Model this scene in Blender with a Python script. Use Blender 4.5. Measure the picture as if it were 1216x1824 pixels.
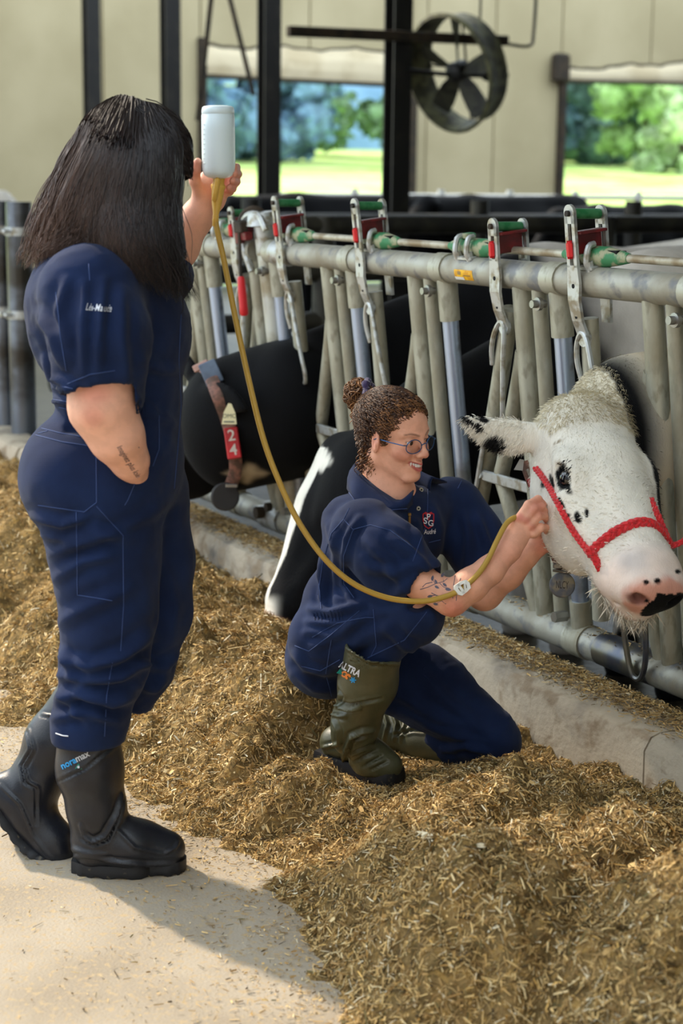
import bpy, math, random
import numpy as np
from mathutils import Vector, Matrix
from mathutils.bvhtree import BVHTree
for o in list(bpy.data.objects): bpy.data.objects.remove(o)
SC = bpy.context.scene
COL = SC.collection
RNG = np.random.default_rng(7)
PI = math.pi

# ---------------------------------------------------------------- camera
FPX, CAM_H, ROLL = 3000.0, 1.43, 0.012           # focal length in pixels of the 1216 x 1824 frame
PITCH = math.atan2(587, 3000)
CPOS = np.array([0, 0, CAM_H])
CF = np.array([0, math.cos(PITCH), -math.sin(PITCH)])
_u0 = np.array([0, math.sin(PITCH), math.cos(PITCH)]); _r0 = np.array([1.0, 0, 0])
CR = _r0 * math.cos(ROLL) + _u0 * math.sin(ROLL)
CU = _u0 * math.cos(ROLL) - _r0 * math.sin(ROLL)
cd = bpy.data.cameras.new('camera'); cam = bpy.data.objects.new('camera', cd); COL.objects.link(cam)
cd.sensor_width = 36; cd.sensor_fit = 'AUTO'; cd.lens = 36 * FPX / 1824; cd.clip_end = 600; cd.clip_start = .1
cam.matrix_world = Matrix(((CR[0], CU[0], -CF[0], 0), (CR[1], CU[1], -CF[1], 0), (CR[2], CU[2], -CF[2], CAM_H), (0, 0, 0, 1)))
cd.dof.use_dof = True; cd.dof.focus_distance = 3.9; cd.dof.aperture_fstop = 3.6
SC.camera = cam

# ---------------------------------------------------------------- sky, sun, exposure
W = bpy.data.worlds.new('sky'); SC.world = W; W.use_nodes = True
wn = W.node_tree.nodes; wl = W.node_tree.links
bg = wn['Background']; bg.inputs[0].default_value = (.77, .89, 1.0, 1); bg.inputs[1].default_value = 2.55
sd = bpy.data.lights.new('sun', 'SUN'); sun = bpy.data.objects.new('sun', sd); COL.objects.link(sun)
sd.energy = 4.6; sd.angle = math.radians(2.5); sd.color = (1.0, .86, .68)
_sdir = Vector((-.74, .67, .80))                     # towards the sun: back left
sun.rotation_euler = _sdir.to_track_quat('Z', 'Y').to_euler()
SC.view_settings.view_transform = 'Standard'; SC.view_settings.look = 'None'
SC.view_settings.gamma = 1; SC.view_settings.use_curve_mapping = False
SC.view_settings.exposure = 0.12

# ---------------------------------------------------------------- coordinates
def proj(V):
    v = np.atleast_2d(V) - CPOS; d = v @ CF
    return np.stack([608 + FPX * (v @ CR) / d, 912 - FPX * (v @ CU) / d, d], 1)
def ray(x, y): return CF + CR * ((x - 608) / FPX) + CU * ((912 - y) / FPX)
def P(x, y, Y):
    """the point of the room at depth Y (metres from the camera station) seen at x, y"""
    v = ray(x, y); return CPOS + v * (Y / v[1])
def PZ(x, y, z): v = ray(x, y); return CPOS + v * ((z - CAM_H) / v[2])
ANG = math.radians(28.5)                             # the feed fence runs along FD; FE points into the pen
FD = np.array([-math.sin(ANG), math.cos(ANG), 0]); FE = np.array([math.cos(ANG), math.sin(ANG), 0])
FA = np.array([.763, 3.561, 0])
UZ = np.array([0, 0, 1.0])
def FP(s, n, z): return FA + s * FD + n * FE + np.array([0, 0, z])
def toF(V):
    v = np.atleast_2d(V) - FA; return np.stack([v @ FD, v @ FE, v[:, 2]], 1)
def PN(x, y, n):
    """where the line of sight through x, y meets the upright plane at offset n from the curb face"""
    v = ray(x, y); return CPOS + v * (((FA + n * FE - CPOS) @ FE) / (v @ FE))
def A(*a): return np.array(a, float)
def nrm(v): v = np.asarray(v, float); return v / (np.linalg.norm(v) + 1e-12)

# ---------------------------------------------------------------- noise
def _h(ix, iy, iz, seed):
    n = (ix * 374761393 + iy * 668265263 + iz * 2147483647 + seed * 144269) & 0xffffffff
    n = ((n ^ (n >> 13)) * 1274126177) & 0xffffffff
    n = n ^ (n >> 16)
    return (n & 0xffff) / 32767.5 - 1
def vnoise(V, scale=1.0, seed=0, octaves=1):
    V = np.atleast_2d(V); out = np.zeros(len(V)); amp = 1.0; tot = 0
    for o in range(octaves):
        p = V * scale * (2 ** o) + 31.7 * (o + seed)
        i = np.floor(p).astype(np.int64); f = p - i; f = f * f * (3 - 2 * f)
        r = 0
        for dx in (0, 1):
            for dy in (0, 1):
                for dz in (0, 1):
                    w = (f[:, 0] if dx else 1 - f[:, 0]) * (f[:, 1] if dy else 1 - f[:, 1]) * (f[:, 2] if dz else 1 - f[:, 2])
                    r = r + w * _h(i[:, 0] + dx, i[:, 1] + dy, i[:, 2] + dz, seed + o)
        out += amp * r; tot += amp; amp *= .5
    return out / tot
def sstep(a, b, x): t = np.clip((x - a) / (b - a), 0, 1); return t * t * (3 - 2 * t)

# ---------------------------------------------------------------- materials
def lin(c):
    return tuple(((v / 12.92) if v <= .04045 else ((v + .055) / 1.055) ** 2.4) for v in (x / 255 for x in c))
def M(name, c, rough=.6, metal=0.0, c2=None, vscale=8, vdetail=4, vlo=.4, vhi=.62, bump=0.0, bscale=60, vcol=False, sheen=0.0, spec=.5,
      coat=0.0, trans=0.0, sss=0.0, alpha=1.0, stretch=None, c3=None, v3=30, ior=1.45, rough2=None):
    m = bpy.data.materials.new(name); m.use_nodes = True; nt = m.node_tree; N = nt.nodes; L = nt.links
    b = N['Principled BSDF']; b.inputs['Roughness'].default_value = rough; b.inputs['Metallic'].default_value = metal
    b.inputs['Specular IOR Level'].default_value = spec; b.inputs['IOR'].default_value = ior
    if sheen: b.inputs['Sheen Weight'].default_value = sheen; b.inputs['Sheen Roughness'].default_value = .5
    if coat: b.inputs['Coat Weight'].default_value = coat; b.inputs['Coat Roughness'].default_value = .15
    if trans: b.inputs['Transmission Weight'].default_value = trans
    if sss: b.inputs['Subsurface Weight'].default_value = sss; b.inputs['Subsurface Radius'].default_value = (.012, .005, .003); b.inputs['Subsurface Scale'].default_value = 1
    if alpha < 1: b.inputs['Alpha'].default_value = alpha
    c = lin(c)
    tc = N.new('ShaderNodeTexCoord'); vec = tc.outputs['Object']
    if stretch:
        mp = N.new('ShaderNodeMapping'); mp.inputs['Scale'].default_value = stretch; L.new(vec, mp.inputs[0]); vec = mp.outputs[0]
    cur = None
    if vcol:
        at = N.new('ShaderNodeAttribute'); at.attribute_name = 'Col'; cur = at.outputs['Color']
    def noise(sc, det):
        n = N.new('ShaderNodeTexNoise'); n.inputs['Scale'].default_value = sc; n.inputs['Detail'].default_value = det
        L.new(vec, n.inputs['Vector']); return n.outputs['Fac']
    def mixin(cur, col, sc, lo, hi, det):
        r = N.new('ShaderNodeMapRange'); r.inputs[1].default_value = lo; r.inputs[2].default_value = hi; r.interpolation_type = 'SMOOTHSTEP'
        L.new(noise(sc, det), r.inputs[0])
        mx = N.new('ShaderNodeMix'); mx.data_type = 'RGBA'; L.new(r.outputs[0], mx.inputs[0])
        if cur is None: mx.inputs[6].default_value = (*c, 1)
        else: L.new(cur, mx.inputs[6])
        if isinstance(col, float):                  # a value: darken / lighten the colour itself
            mx.blend_type = 'MULTIPLY'; mx.inputs[7].default_value = (col, col, col, 1)
        else: mx.inputs[7].default_value = (*lin(col), 1)
        return mx.outputs[2], r.outputs[0]
    fac = None
    if c2 is not None: cur, fac = mixin(cur, c2, vscale, vlo, vhi, vdetail)
    if c3 is not None: cur, _ = mixin(cur, c3, v3, .5, .68, 5)
    if cur is None: b.inputs['Base Color'].default_value = (*c, 1)
    else: L.new(cur, b.inputs['Base Color'])
    if rough2 is not None and fac is not None:
        rr = N.new('ShaderNodeMapRange'); rr.inputs[3].default_value = rough; rr.inputs[4].default_value = rough2; L.new(fac, rr.inputs[0]); L.new(rr.outputs[0], b.inputs['Roughness'])
    if bump:
        bp = N.new('ShaderNodeBump'); bp.inputs['Strength'].default_value = 1.0; bp.inputs['Distance'].default_value = bump
        L.new(noise(bscale, 4), bp.inputs['Height']); L.new(bp.outputs[0], b.inputs['Normal'])
    return m

# ---------------------------------------------------------------- mesh helpers
OFF = {}
def mk(name, V, F, mat, parent=None, smooth=True, col=None, auto=None):
    """one mesh object from world-space vertices; F is an (n,4)/(n,3) array or a list of faces"""
    V = np.asarray(V, float)
    o0 = OFF.get(parent.name, A(0, 0, 0)) if parent else A(0, 0, 0)
    me = bpy.data.meshes.new(name)
    V = V - o0
    if isinstance(F, np.ndarray):
        F = F.astype(np.int32); n, k = F.shape
        me.vertices.add(len(V)); me.vertices.foreach_set('co', V.astype(np.float32).ravel())
        me.loops.add(n * k); me.loops.foreach_set('vertex_index', F.ravel())
        me.polygons.add(n); me.polygons.foreach_set('loop_start', np.arange(0, n * k, k, dtype=np.int32))
        me.update(calc_edges=True); me.validate()
    else:
        me.from_pydata(V.tolist(), [], [tuple(int(i) for i in f) for f in F]); me.update()
    if smooth: me.polygons.foreach_set('use_smooth', np.ones(len(me.polygons), bool))
    if auto is not None: me.set_sharp_from_angle(angle=math.radians(auto))
    if col is not None:
        at = me.attributes.new('Col', 'FLOAT_COLOR', 'POINT')
        c4 = np.ones((len(V), 4), np.float32); c4[:, :3] = col; at.data.foreach_set('color', c4.ravel())
    me.materials.append(mat)
    o = bpy.data.objects.new(name, me); COL.objects.link(o)
    if parent: o.parent = parent; OFF[o.name] = o0
    return o
def tag(o, label=None, cat=None, group=None, kind=None):
    for k, v in (('label', label), ('category', cat), ('group', group), ('kind', kind)):
        if v: o[k] = v
    return o
def thing(name, loc, label=None, cat=None, group=None, kind=None):
    o = bpy.data.objects.new(name, None); COL.objects.link(o); o.location = loc; o.empty_display_size = .1
    OFF[o.name] = np.asarray(loc, float); return tag(o, label, cat, group, kind)
def dup(o, delta, parent=None):
    """copy of a part with its sub-parts (mesh data shared), moved by delta"""
    c = o.copy(); COL.objects.link(c)
    if parent: c.parent = parent
    c.location = Vector(o.location) + Vector(delta)
    for ch in list(o.children): dup(ch, (0, 0, 0), c)
    return c

class MB:
    """collects simple solids into one mesh"""
    def __init__(s): s.V = []; s.F = []; s.n = 0
    def add(s, V, F):
        V = np.asarray(V, float); s.V.append(V); s.F += [tuple(i + s.n for i in f) for f in F]; s.n += len(V); return s
    def box(s, c, half, R=None, bev=0.0):
        c = A(*c); R = np.eye(3) if R is None else np.asarray(R)
        hx, hy, hz = half
        if bev <= 0:
            V = [(x, y, z) for x in (-hx, hx) for y in (-hy, hy) for z in (-hz, hz)]
            F = [(0, 1, 3, 2), (4, 6, 7, 5), (0, 4, 5, 1), (2, 3, 7, 6), (0, 2, 6, 4), (1, 5, 7, 3)]
            return s.add(np.array(V) @ R.T + c, F)
        b = min(bev, hx * .9, hy * .9, hz * .9)
        rings = []
        for z, i in ((-hz, b), (-hz + b, 0), (hz - b, 0), (hz, b)):
            x, y = hx - i, hy - i; k = b
            rings.append([(x - k, -y, z), (x, -y + k, z), (x, y - k, z), (x - k, y, z), (-x + k, y, z), (-x, y - k, z), (-x, -y + k, z), (-x + k, -y, z)])
        V = np.array([v for r in rings for v in r]); F = []
        for r in range(3):
            for i in range(8): F.append((r * 8 + i, r * 8 + (i + 1) % 8, r * 8 + 8 + (i + 1) % 8, r * 8 + 8 + i))
        F.append(tuple(range(7, -1, -1))); F.append(tuple(range(24, 32)))
        return s.add(V @ R.T + c, F)
    def tube(s, pts, r, n=12, cap=True, closed=False, flat=None):
        """flat=(normal vector, thickness ratio): squash the section along a direction"""
        pts = np.asarray(pts, float); m = len(pts); r = np.broadcast_to(np.asarray(r, float), (m,))
        T = np.gradient(pts, axis=0) if not closed else (np.roll(pts, -1, 0) - np.roll(pts, 1, 0))
        T /= np.linalg.norm(T, axis=1)[:, None] + 1e-12
        up = A(0, 0, 1) if abs(T[0][2]) < .9 else A(1, 0, 0)
        if flat is not None: up = nrm(flat[0])
        V = []; a = np.arange(n) * 2 * PI / n
        u = np.cross(T[0], up); u /= np.linalg.norm(u) + 1e-9
        for i in range(m):
            if flat is not None: u = np.cross(T[i], up)
            u = u - T[i] * (u @ T[i]); u /= np.linalg.norm(u) + 1e-12; v = np.cross(T[i], u)
            q = 1 if flat is None else flat[1]
            V.append(pts[i] + r[i] * (np.cos(a)[:, None] * u + q * np.sin(a)[:, None] * v))
        V = np.concatenate(V); F = []
        mm = m if closed else m - 1
        for i in range(mm):
            j = (i + 1) % m
            for k in range(n): F.append((i * n + k, i * n + (k + 1) % n, j * n + (k + 1) % n, j * n + k))
        if cap and not closed: F.append(tuple(range(n - 1, -1, -1))); F.append(tuple(range((m - 1) * n, m * n)))
        return s.add(V, F)
    def lathe(s, o, ax, prof, n=20):
        """prof: (distance along ax, radius) pairs"""
        ax = nrm(ax); o = A(*o)
        return s.tube([o + ax * h for h, _ in prof], [max(r, 1e-4) for _, r in prof], n) if all(abs(prof[i][0] - prof[i + 1][0]) > 1e-7 for i in range(len(prof) - 1)) else s._lathe(o, ax, prof, n)
    def _lathe(s, o, ax, prof, n):
        u = nrm(np.cross(ax, A(0, 0, 1) if abs(ax[2]) < .9 else A(1, 0, 0))); v = np.cross(ax, u)
        a = np.arange(n) * 2 * PI / n; V = []; F = []
        for h, r in prof: V.append(o + ax * h + max(r, 1e-4) * (np.cos(a)[:, None] * u + np.sin(a)[:, None] * v))
        for i in range(len(prof) - 1):
            for k in range(n): F.append((i * n + k, i * n + (k + 1) % n, (i + 1) * n + (k + 1) % n, (i + 1) * n + k))
        F.append(tuple(range(n - 1, -1, -1))); F.append(tuple(range((len(prof) - 1) * n, len(prof) * n)))
        return s.add(np.concatenate(V), F)
    def prism(s, poly, o, u, v, w, holes=None):
        """poly: 2D outline in (u,v), extruded along w (vector with length)"""
        poly = np.asarray(poly, float); n = len(poly); u = A(*u); v = A(*v); w = A(*w); o = A(*o)
        a = o + poly[:, :1] * u + poly[:, 1:] * v; V = np.concatenate([a, a + w])
        F = [tuple(range(n - 1, -1, -1)), tuple(range(n, 2 * n))] + [(i, (i + 1) % n, n + (i + 1) % n, n + i) for i in range(n)]
        return s.add(V, F)
    def sphere(s, c, r, n=14, m=10, R=None):
        r = np.broadcast_to(np.asarray(r, float), (3,)); V = []; F = []
        for i in range(m + 1):
            t = PI * i / m
            for k in range(n): V.append((math.sin(t) * math.cos(2 * PI * k / n), math.sin(t) * math.sin(2 * PI * k / n), math.cos(t)))
        for i in range(m):
            for k in range(n): F.append((i * n + k, (i + 1) * n + k, (i + 1) * n + (k + 1) % n, i * n + (k + 1) % n))
        V = np.array(V) * r
        if R is not None: V = V @ np.asarray(R).T
        return s.add(V + A(*c), F)
    def build(s, name, mat, parent=None, smooth=True, auto=40, col=None):
        return mk(name, np.concatenate(s.V), s.F, mat, parent, smooth, col, auto)

def spline(pts, n):
    """Catmull-Rom through pts"""
    p = np.asarray(pts, float); p = np.vstack([2 * p[0] - p[1], p, 2 * p[-1] - p[-2]]); m = len(p) - 3
    t = np.linspace(0, m, n); i = np.minimum(t.astype(int), m - 1); f = (t - i)[:, None]
    a, b, c, d = p[i], p[i + 1], p[i + 2], p[i + 3]
    return .5 * (2 * b + (c - a) * f + (2 * a - 5 * b + 4 * c - d) * f ** 2 + (3 * b - a - 3 * c + d) * f ** 3)

# ---------------------------------------------------------------- distance fields for bodies: smooth-blended solids meshed as one surface
class SDF:
    def __init__(s, xs, ys, zs):
        s.ax = [np.asarray(a, np.float32) for a in (xs, ys, zs)]; s.F = np.full([len(a) for a in s.ax], 1.0, np.float32)
    def _do(s, fn, lo, hi, k, mode):
        sl = []; g = []
        for a, l, h, i in zip(s.ax, lo, hi, range(3)):
            i0 = np.searchsorted(a, l); i1 = np.searchsorted(a, h)
            if i1 <= i0: return
            sl.append(slice(i0, i1)); sh = [1, 1, 1]; sh[i] = -1; g.append(a[i0:i1].reshape(sh))
        d = fn(*g); sl = tuple(sl); Fv = s.F[sl]; k = max(k, 1e-5)
        if mode == 'u':
            h = np.clip(.5 + .5 * (Fv - d) / k, 0, 1); s.F[sl] = Fv + (d - Fv) * h - k * h * (1 - h)
        else:
            h = np.clip(.5 - .5 * (Fv + d) / k, 0, 1); s.F[sl] = Fv + (-d - Fv) * h + k * h * (1 - h)
    def cap(s, a, b, ra, rb=None, k=.02, mode='u'):
        a = np.asarray(a, np.float32); b = np.asarray(b, np.float32); rb = ra if rb is None else rb
        R = max(ra, rb) + k + .012; ab = b - a; L2 = float(ab @ ab) + 1e-9
        def fn(x, y, z):
            px, py, pz = x - a[0], y - a[1], z - a[2]
            t = np.clip((px * ab[0] + py * ab[1] + pz * ab[2]) / L2, 0, 1)
            return np.sqrt((px - t * ab[0]) ** 2 + (py - t * ab[1]) ** 2 + (pz - t * ab[2]) ** 2) - (ra + (rb - ra) * t)
        s._do(fn, np.minimum(a, b) - R, np.maximum(a, b) + R, k, mode); return s
    def chain(s, pts, rr, k=.02, mode='u'):
        for i in range(len(pts) - 1): s.cap(pts[i], pts[i + 1], rr[i], rr[i + 1], k, mode)
        return s
    def ell(s, c, r, k=.02, R=None, mode='u'):
        c = np.asarray(c, np.float32); r = np.asarray(r, np.float32); R = np.eye(3) if R is None else np.asarray(R)
        ext = np.sqrt(((R * r) ** 2).sum(1)) + k + .012
        Rt = R.T.astype(np.float32)
        def fn(x, y, z):
            px, py, pz = x - c[0], y - c[1], z - c[2]
            q = [(Rt[i, 0] * px + Rt[i, 1] * py + Rt[i, 2] * pz) / r[i] for i in range(3)]
            k0 = np.sqrt(q[0] ** 2 + q[1] ** 2 + q[2] ** 2); k1 = np.sqrt((q[0] / r[0]) ** 2 + (q[1] / r[1]) ** 2 + (q[2] / r[2]) ** 2) + 1e-6
            return k0 * (k0 - 1) / k1
        s._do(fn, c - ext, c + ext, k, mode); return s
    def cut(s, c, n, lo, hi, k=.003):
        """remove everything on the +n side of the plane through c, inside the box lo..hi"""
        c = np.asarray(c); n = nrm(n)
        s._do(lambda x, y, z: ((c[0] - x) * n[0] + (c[1] - y) * n[1] + (c[2] - z) * n[2]), lo, hi, k, 's'); return s
    def mesh(s, smooth=1):
        F = s.F; I = F < 0; nx, ny, nz = F.shape
        cnt = np.zeros((nx - 1, ny - 1, nz - 1), np.int8)
        for dx in (0, 1):
            for dy in (0, 1):
                for dz in (0, 1): cnt += I[dx:nx - 1 + dx, dy:ny - 1 + dy, dz:nz - 1 + dz]
        ci = np.argwhere((cnt > 0) & (cnt < 8)); del cnt
        idx = np.full((nx - 1, ny - 1, nz - 1), -1, np.int32); idx[tuple(ci.T)] = np.arange(len(ci))
        acc = np.zeros((len(ci), 3)); num = np.zeros(len(ci))
        cv = {}
        for dx in (0, 1):
            for dy in (0, 1):
                for dz in (0, 1): cv[dx, dy, dz] = F[ci[:, 0] + dx, ci[:, 1] + dy, ci[:, 2] + dz].astype(float)
        cs = list(cv)
        for a in cs:
            for ax in range(3):
                if a[ax]: continue
                b = list(a); b[ax] = 1; b = tuple(b); va, vb = cv[a], cv[b]; m = (va < 0) != (vb < 0)
                t = va[m] / (va[m] - vb[m]); p = np.tile(np.array(a, float), (m.sum(), 1)); p[:, ax] = t
                acc[m] += p; num[m] += 1
        f = acc / num[:, None]
        V = np.stack([s.ax[i][ci[:, i]] * (1 - f[:, i]) + s.ax[i][ci[:, i] + 1] * f[:, i] for i in range(3)], 1).astype(float)
        Q = []
        for ax in range(3):
            a0 = [slice(1, -1)] * 3; a0[ax] = slice(0, -1); a1 = list(a0); a1[ax] = slice(1, None)
            S0, S1 = I[tuple(a0)], I[tuple(a1)]; e = np.argwhere(S0 != S1)
            flip = S0[tuple(e.T)]; e = e + 1; e[:, ax] -= 1
            o1, o2 = [(1, 2), (2, 0), (0, 1)][ax]; q = []
            for d1, d2 in ((0, 0), (1, 0), (1, 1), (0, 1)):
                c = e.copy(); c[:, o1] -= d1; c[:, o2] -= d2; q.append(idx[tuple(c.T)])
            q = np.stack(q, 1); q[~flip] = q[~flip][:, ::-1]; Q.append(q)
        Q = np.concatenate(Q); Q = Q[(Q >= 0).all(1)]
        for _ in range(smooth): V = lap(V, Q, .5)
        return V, Q
def lap(V, Q, w=.5):
    e = np.concatenate([Q[:, [i, (i + 1) % Q.shape[1]]] for i in range(Q.shape[1])]); e = np.concatenate([e, e[:, ::-1]])
    n = np.bincount(e[:, 0], minlength=len(V)) + 1e-9
    S = np.stack([np.bincount(e[:, 0], V[e[:, 1], i], len(V)) for i in range(3)], 1) / n[:, None]
    return V + (S - V) * w
def vnormals(V, Q):
    n = np.cross(V[Q[:, 2]] - V[Q[:, 0]], V[Q[:, 3 if Q.shape[1] > 3 else 1]] - V[Q[:, 1 if Q.shape[1] > 3 else 0]])
    out = np.stack([sum(np.bincount(Q[:, j], n[:, i], len(V)) for j in range(Q.shape[1])) for i in range(3)], 1)
    return out / (np.linalg.norm(out, axis=1)[:, None] + 1e-12)
def axis(lo, hi, h, fine=()):
    """grid line positions with finer spacing in the given (lo, hi, h) ranges"""
    out = [lo]
    while out[-1] < hi:
        x = out[-1]; st = h
        for a, b, g in fine:
            if a - g <= x <= b: st = min(st, g)
        out.append(x + st)
    return np.array(out)
class Fr:
    """a local frame: origin and three axes as columns"""
    def __init__(s, o, x, y, z): s.o = np.asarray(o, float); s.R = np.stack([x, y, z], 1)
    def p(s, *v): return s.o + s.R @ np.asarray(v, float)
    def loc(s, V): return (np.atleast_2d(V) - s.o) @ s.R
def frame(o, fwd, up):
    """y = fwd, z = up made square, x = y x z"""
    y = nrm(fwd); z = np.asarray(up, float); z = nrm(z - y * (z @ y)); return Fr(o, np.cross(y, z), y, z)
def pdist(pts, xy):
    """pixel distance from projected points to a polyline, and the run along it 0..1"""
    xy = np.asarray(xy, float); best = np.full(len(pts), 1e9); run = np.zeros(len(pts)); n = len(xy) - 1
    for i in range(n):
        a, b = xy[i], xy[i + 1]; ab = b - a; t = np.clip(((pts[:, :2] - a) @ ab) / (ab @ ab + 1e-9), 0, 1)
        d = np.linalg.norm(pts[:, :2] - a - t[:, None] * ab, axis=1); m = d < best; best[m] = d[m]; run[m] = (i + t[m]) / n
    return best, run
def folds(V, Q, lst):
    """cloth folds: lst of (polyline, half width in picture units, height in m); only the side turned to the room is touched"""
    N = vnormals(V, Q); pp = proj(V); fac = sstep(-.05, -.3, N @ CF); off = np.zeros(len(V))
    for xy, w, h in lst:
        d, t = pdist(pp, xy); e = 1.7 * (np.exp(-(d / (w * .8)) ** 2) - .45 * np.exp(-((d - 1.75 * w) / (w * .8)) ** 2)) * np.sqrt(np.clip(np.sin(PI * np.clip(.04 + .92 * t, 0, 1)), 0, 1)); off += h * e
    return V + N * (off * fac)[:, None]
class Surf:
    def __init__(s, V, Q): s.b = BVHTree.FromPolygons([tuple(v) for v in V.tolist()], Q.tolist())
    def hit(s, x, y, lift=.0, default=None):
        r = ray(x, y); h = s.b.ray_cast(Vector(CPOS), Vector(nrm(r)))
        if h[0] is None: return default
        n = np.array(h[1]); n = -n if n @ r > 0 else n
        return np.array(h[0]) + n * lift
    def near(s, p, lift=0):
        h = s.b.find_nearest(Vector(p)); return np.array(h[0]) + np.array(h[1]) * lift
    def line(s, xy, step=6, lift=.001):
        out = []
        for i in range(len(xy) - 1):
            a, b = np.array(xy[i], float), np.array(xy[i + 1], float); n = max(1, int(np.linalg.norm(b - a) / step))
            for j in range(n + (i == len(xy) - 2)):
                q = a + (b - a) * j / n; h = s.hit(q[0], q[1], lift)
                if h is not None: out.append(h)
        return np.array(out)
    def seam(s, mb, xy, r=.0012, lift=.0006, maxjump=.03, n=4):
        L = s.line(xy, 6, lift)
        if len(L) < 2: return
        j = np.linalg.norm(np.diff(L, axis=0), axis=1); st = 0
        for i in list(np.where(j > maxjump)[0] + 1) + [len(L)]:
            if i - st > 1: mb.tube(L[st:i], r, n)
            st = i
def text_mesh(txt, size, extr=.0, font=None, shear=0, bold=0.0):
    c = bpy.data.curves.new('lettering', 'FONT'); c.body = txt; c.size = size; c.align_x = 'CENTER'; c.align_y = 'CENTER'; c.extrude = extr; c.shear = shear; c.offset = bold
    c.resolution_u = 4
    o = bpy.data.objects.new('lettering', c); COL.objects.link(o); dg = bpy.context.evaluated_depsgraph_get(); dg.update()
    me = o.evaluated_get(dg).to_mesh(); V = np.array([v.co[:] for v in me.vertices]).reshape(-1, 3); F = [tuple(p.vertices) for p in me.polygons]
    o.evaluated_get(dg).to_mesh_clear(); bpy.data.objects.remove(o); bpy.data.curves.remove(c); return V, F
def decal(name, surf, txt, x, y, h, ang, mat, parent, lift=.0012, shear=0, bold=0.0, wid=1.0, vert=None):
    """lettering laid onto a surface: centre and size as read off the photograph, draped on the real surface"""
    if vert is None: V, F = text_mesh(txt, 1.0, 0, None, shear, bold)
    else: V, F = vert
    a = math.radians(ang); q = V[:, :2] * h * A(wid, 1); X = x + q[:, 0] * math.cos(a) - q[:, 1] * math.sin(a); Y = y - q[:, 1] * math.cos(a) - q[:, 0] * math.sin(a)
    out = []; last = None
    for i in range(len(X)):
        p = surf.hit(X[i], Y[i], lift)
        out.append(p)
    good = [p for p in out if p is not None]
    if not good: return None
    md = np.median([proj(p)[0, 2] for p in good])
    out = [p if p is not None and abs(proj(p)[0, 2] - md) < .06 else CPOS + ray(X[i], Y[i]) * (md - .002) for i, p in enumerate(out)]
    return mk(name, np.array(out), F, mat, parent, False)
# ================================================================ materials
m_conc = M('concrete floor', (180, 167, 148), .8, c2=(156, 142, 122), vscale=3.5, vlo=.3, vhi=.75, bump=.0015, bscale=160, c3=(182, 160, 126), v3=70)
m_pen = M('wet pen floor', (40, 36, 30), .35, c2=(70, 64, 52), vscale=5, bump=.006, bscale=18)
m_kerb = M('kerb concrete', (186, 172, 150), .85, c2=(96, 90, 84), vscale=4.2, vlo=.50, vhi=.72, bump=.004, bscale=55, c3=(150, 132, 108), v3=14)
m_wall = M('cream wall panel', (190, 176, 140), .7, c2=(172, 158, 122), vscale=.6, vlo=.3, vhi=.7)
m_wall2 = M('wall behind joints', (140, 128, 100), .8)
m_curt = M('cream curtain', (226, 210, 176), .8, c2=(206, 188, 152), vscale=2)
m_dirt = M('dark rusty steel', (60, 48, 34), .8, c2=(40, 34, 26), vscale=9)
m_col = M('dark painted steel column', (26, 24, 22), .55, c2=(46, 42, 36), vscale=6, vlo=.5, vhi=.75)
m_ceil = M('ceiling panel', (176, 178, 178), .8); m_block = M('light block grey', (186, 190, 194), .7)  # second one clads the unseen walls that block sky light
m_galv = M('galvanised steel', (178, 176, 160), .5, .45, c2=(150, 142, 120), vscale=16, vlo=.3, vhi=.75, bump=.0004, bscale=200, c3=(146, 142, 124), v3=46, rough2=.7, stretch=(1, 1, .4))
m_post = M('shiny galvanised steel', (168, 182, 206), .32, .8, c2=(122, 124, 126), vscale=9, vlo=.5, vhi=.7, rough2=.5)
m_rail = M('dusty galvanised pipe', (172, 170, 158), .5, .45, c2=(148, 140, 122), vscale=9, vlo=.3, vhi=.75, c3=(126, 126, 126), v3=17, rough2=.75, bump=.0004, bscale=200)
m_scuff = M('worn bare steel', (88, 92, 104), .35, .75, c2=(120, 116, 104), vscale=14)
m_darkrail = M('dark steel rail', (38, 36, 32), .6, .3, c2=(62, 58, 48), vscale=5)
m_plate = M('cast galvanised plate', (190, 192, 190), .45, .6, c2=(150, 142, 124), vscale=30, vlo=.45, vhi=.65)
m_green = M('green plastic', (30, 104, 58), .45, c2=(60, 122, 78), vscale=40)
m_greend = M('dusty green plastic', (58, 126, 82), .6, c2=(160, 158, 126), vscale=34, vlo=.42, vhi=.6)
m_red = M('dark red plastic', (112, 26, 28), .45, c2=(84, 22, 22), vscale=30)
m_redb = M('bright red plastic', (206, 30, 36), .4)
m_bolt = M('steel bolt', (150, 148, 144), .35, .85)
m_dark = M('black gap', (8, 8, 8), .9)
m_rod = M('lock rod', (186, 180, 162), .5, .4, c2=(140, 124, 98), vscale=12)
m_white = M('white painted steel', (220, 218, 210), .6)

# ================================================================ setting
def struct(o): o['kind'] = 'structure'; return o
def slab(name, pts, mat, z0, z1, parent=None):
    n = len(pts); V = [(p[0], p[1], z0) for p in pts] + [(p[0], p[1], z1) for p in pts]
    F = [tuple(range(n - 1, -1, -1)), tuple(range(n, 2 * n))] + [(i, (i + 1) % n, n + (i + 1) % n, n + i) for i in range(n)]
    return mk(name, V, F, mat, parent, False)
def quad(s0, s1, n0, n1): return [FP(s0, n0, 0), FP(s0, n1, 0), FP(s1, n1, 0), FP(s1, n0, 0)]
struct(slab('floor', quad(-12, 40, -9, 0.0), m_conc, -.2, 0))
struct(slab('floor', quad(-12, 22.1, 0.0, 30), m_pen, -.4, -.2))
for q_ in ((-9, 11, -2.05, 30), (11, 22.3, -2.05, 3), (11, 22.3, 20, 30)): struct(slab('ceiling', quad(*q_), m_ceil, 4.9, 5.05))  # unseen; eave edge cut for the sun, far gap added to light back wall
SW = 22.0
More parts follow.
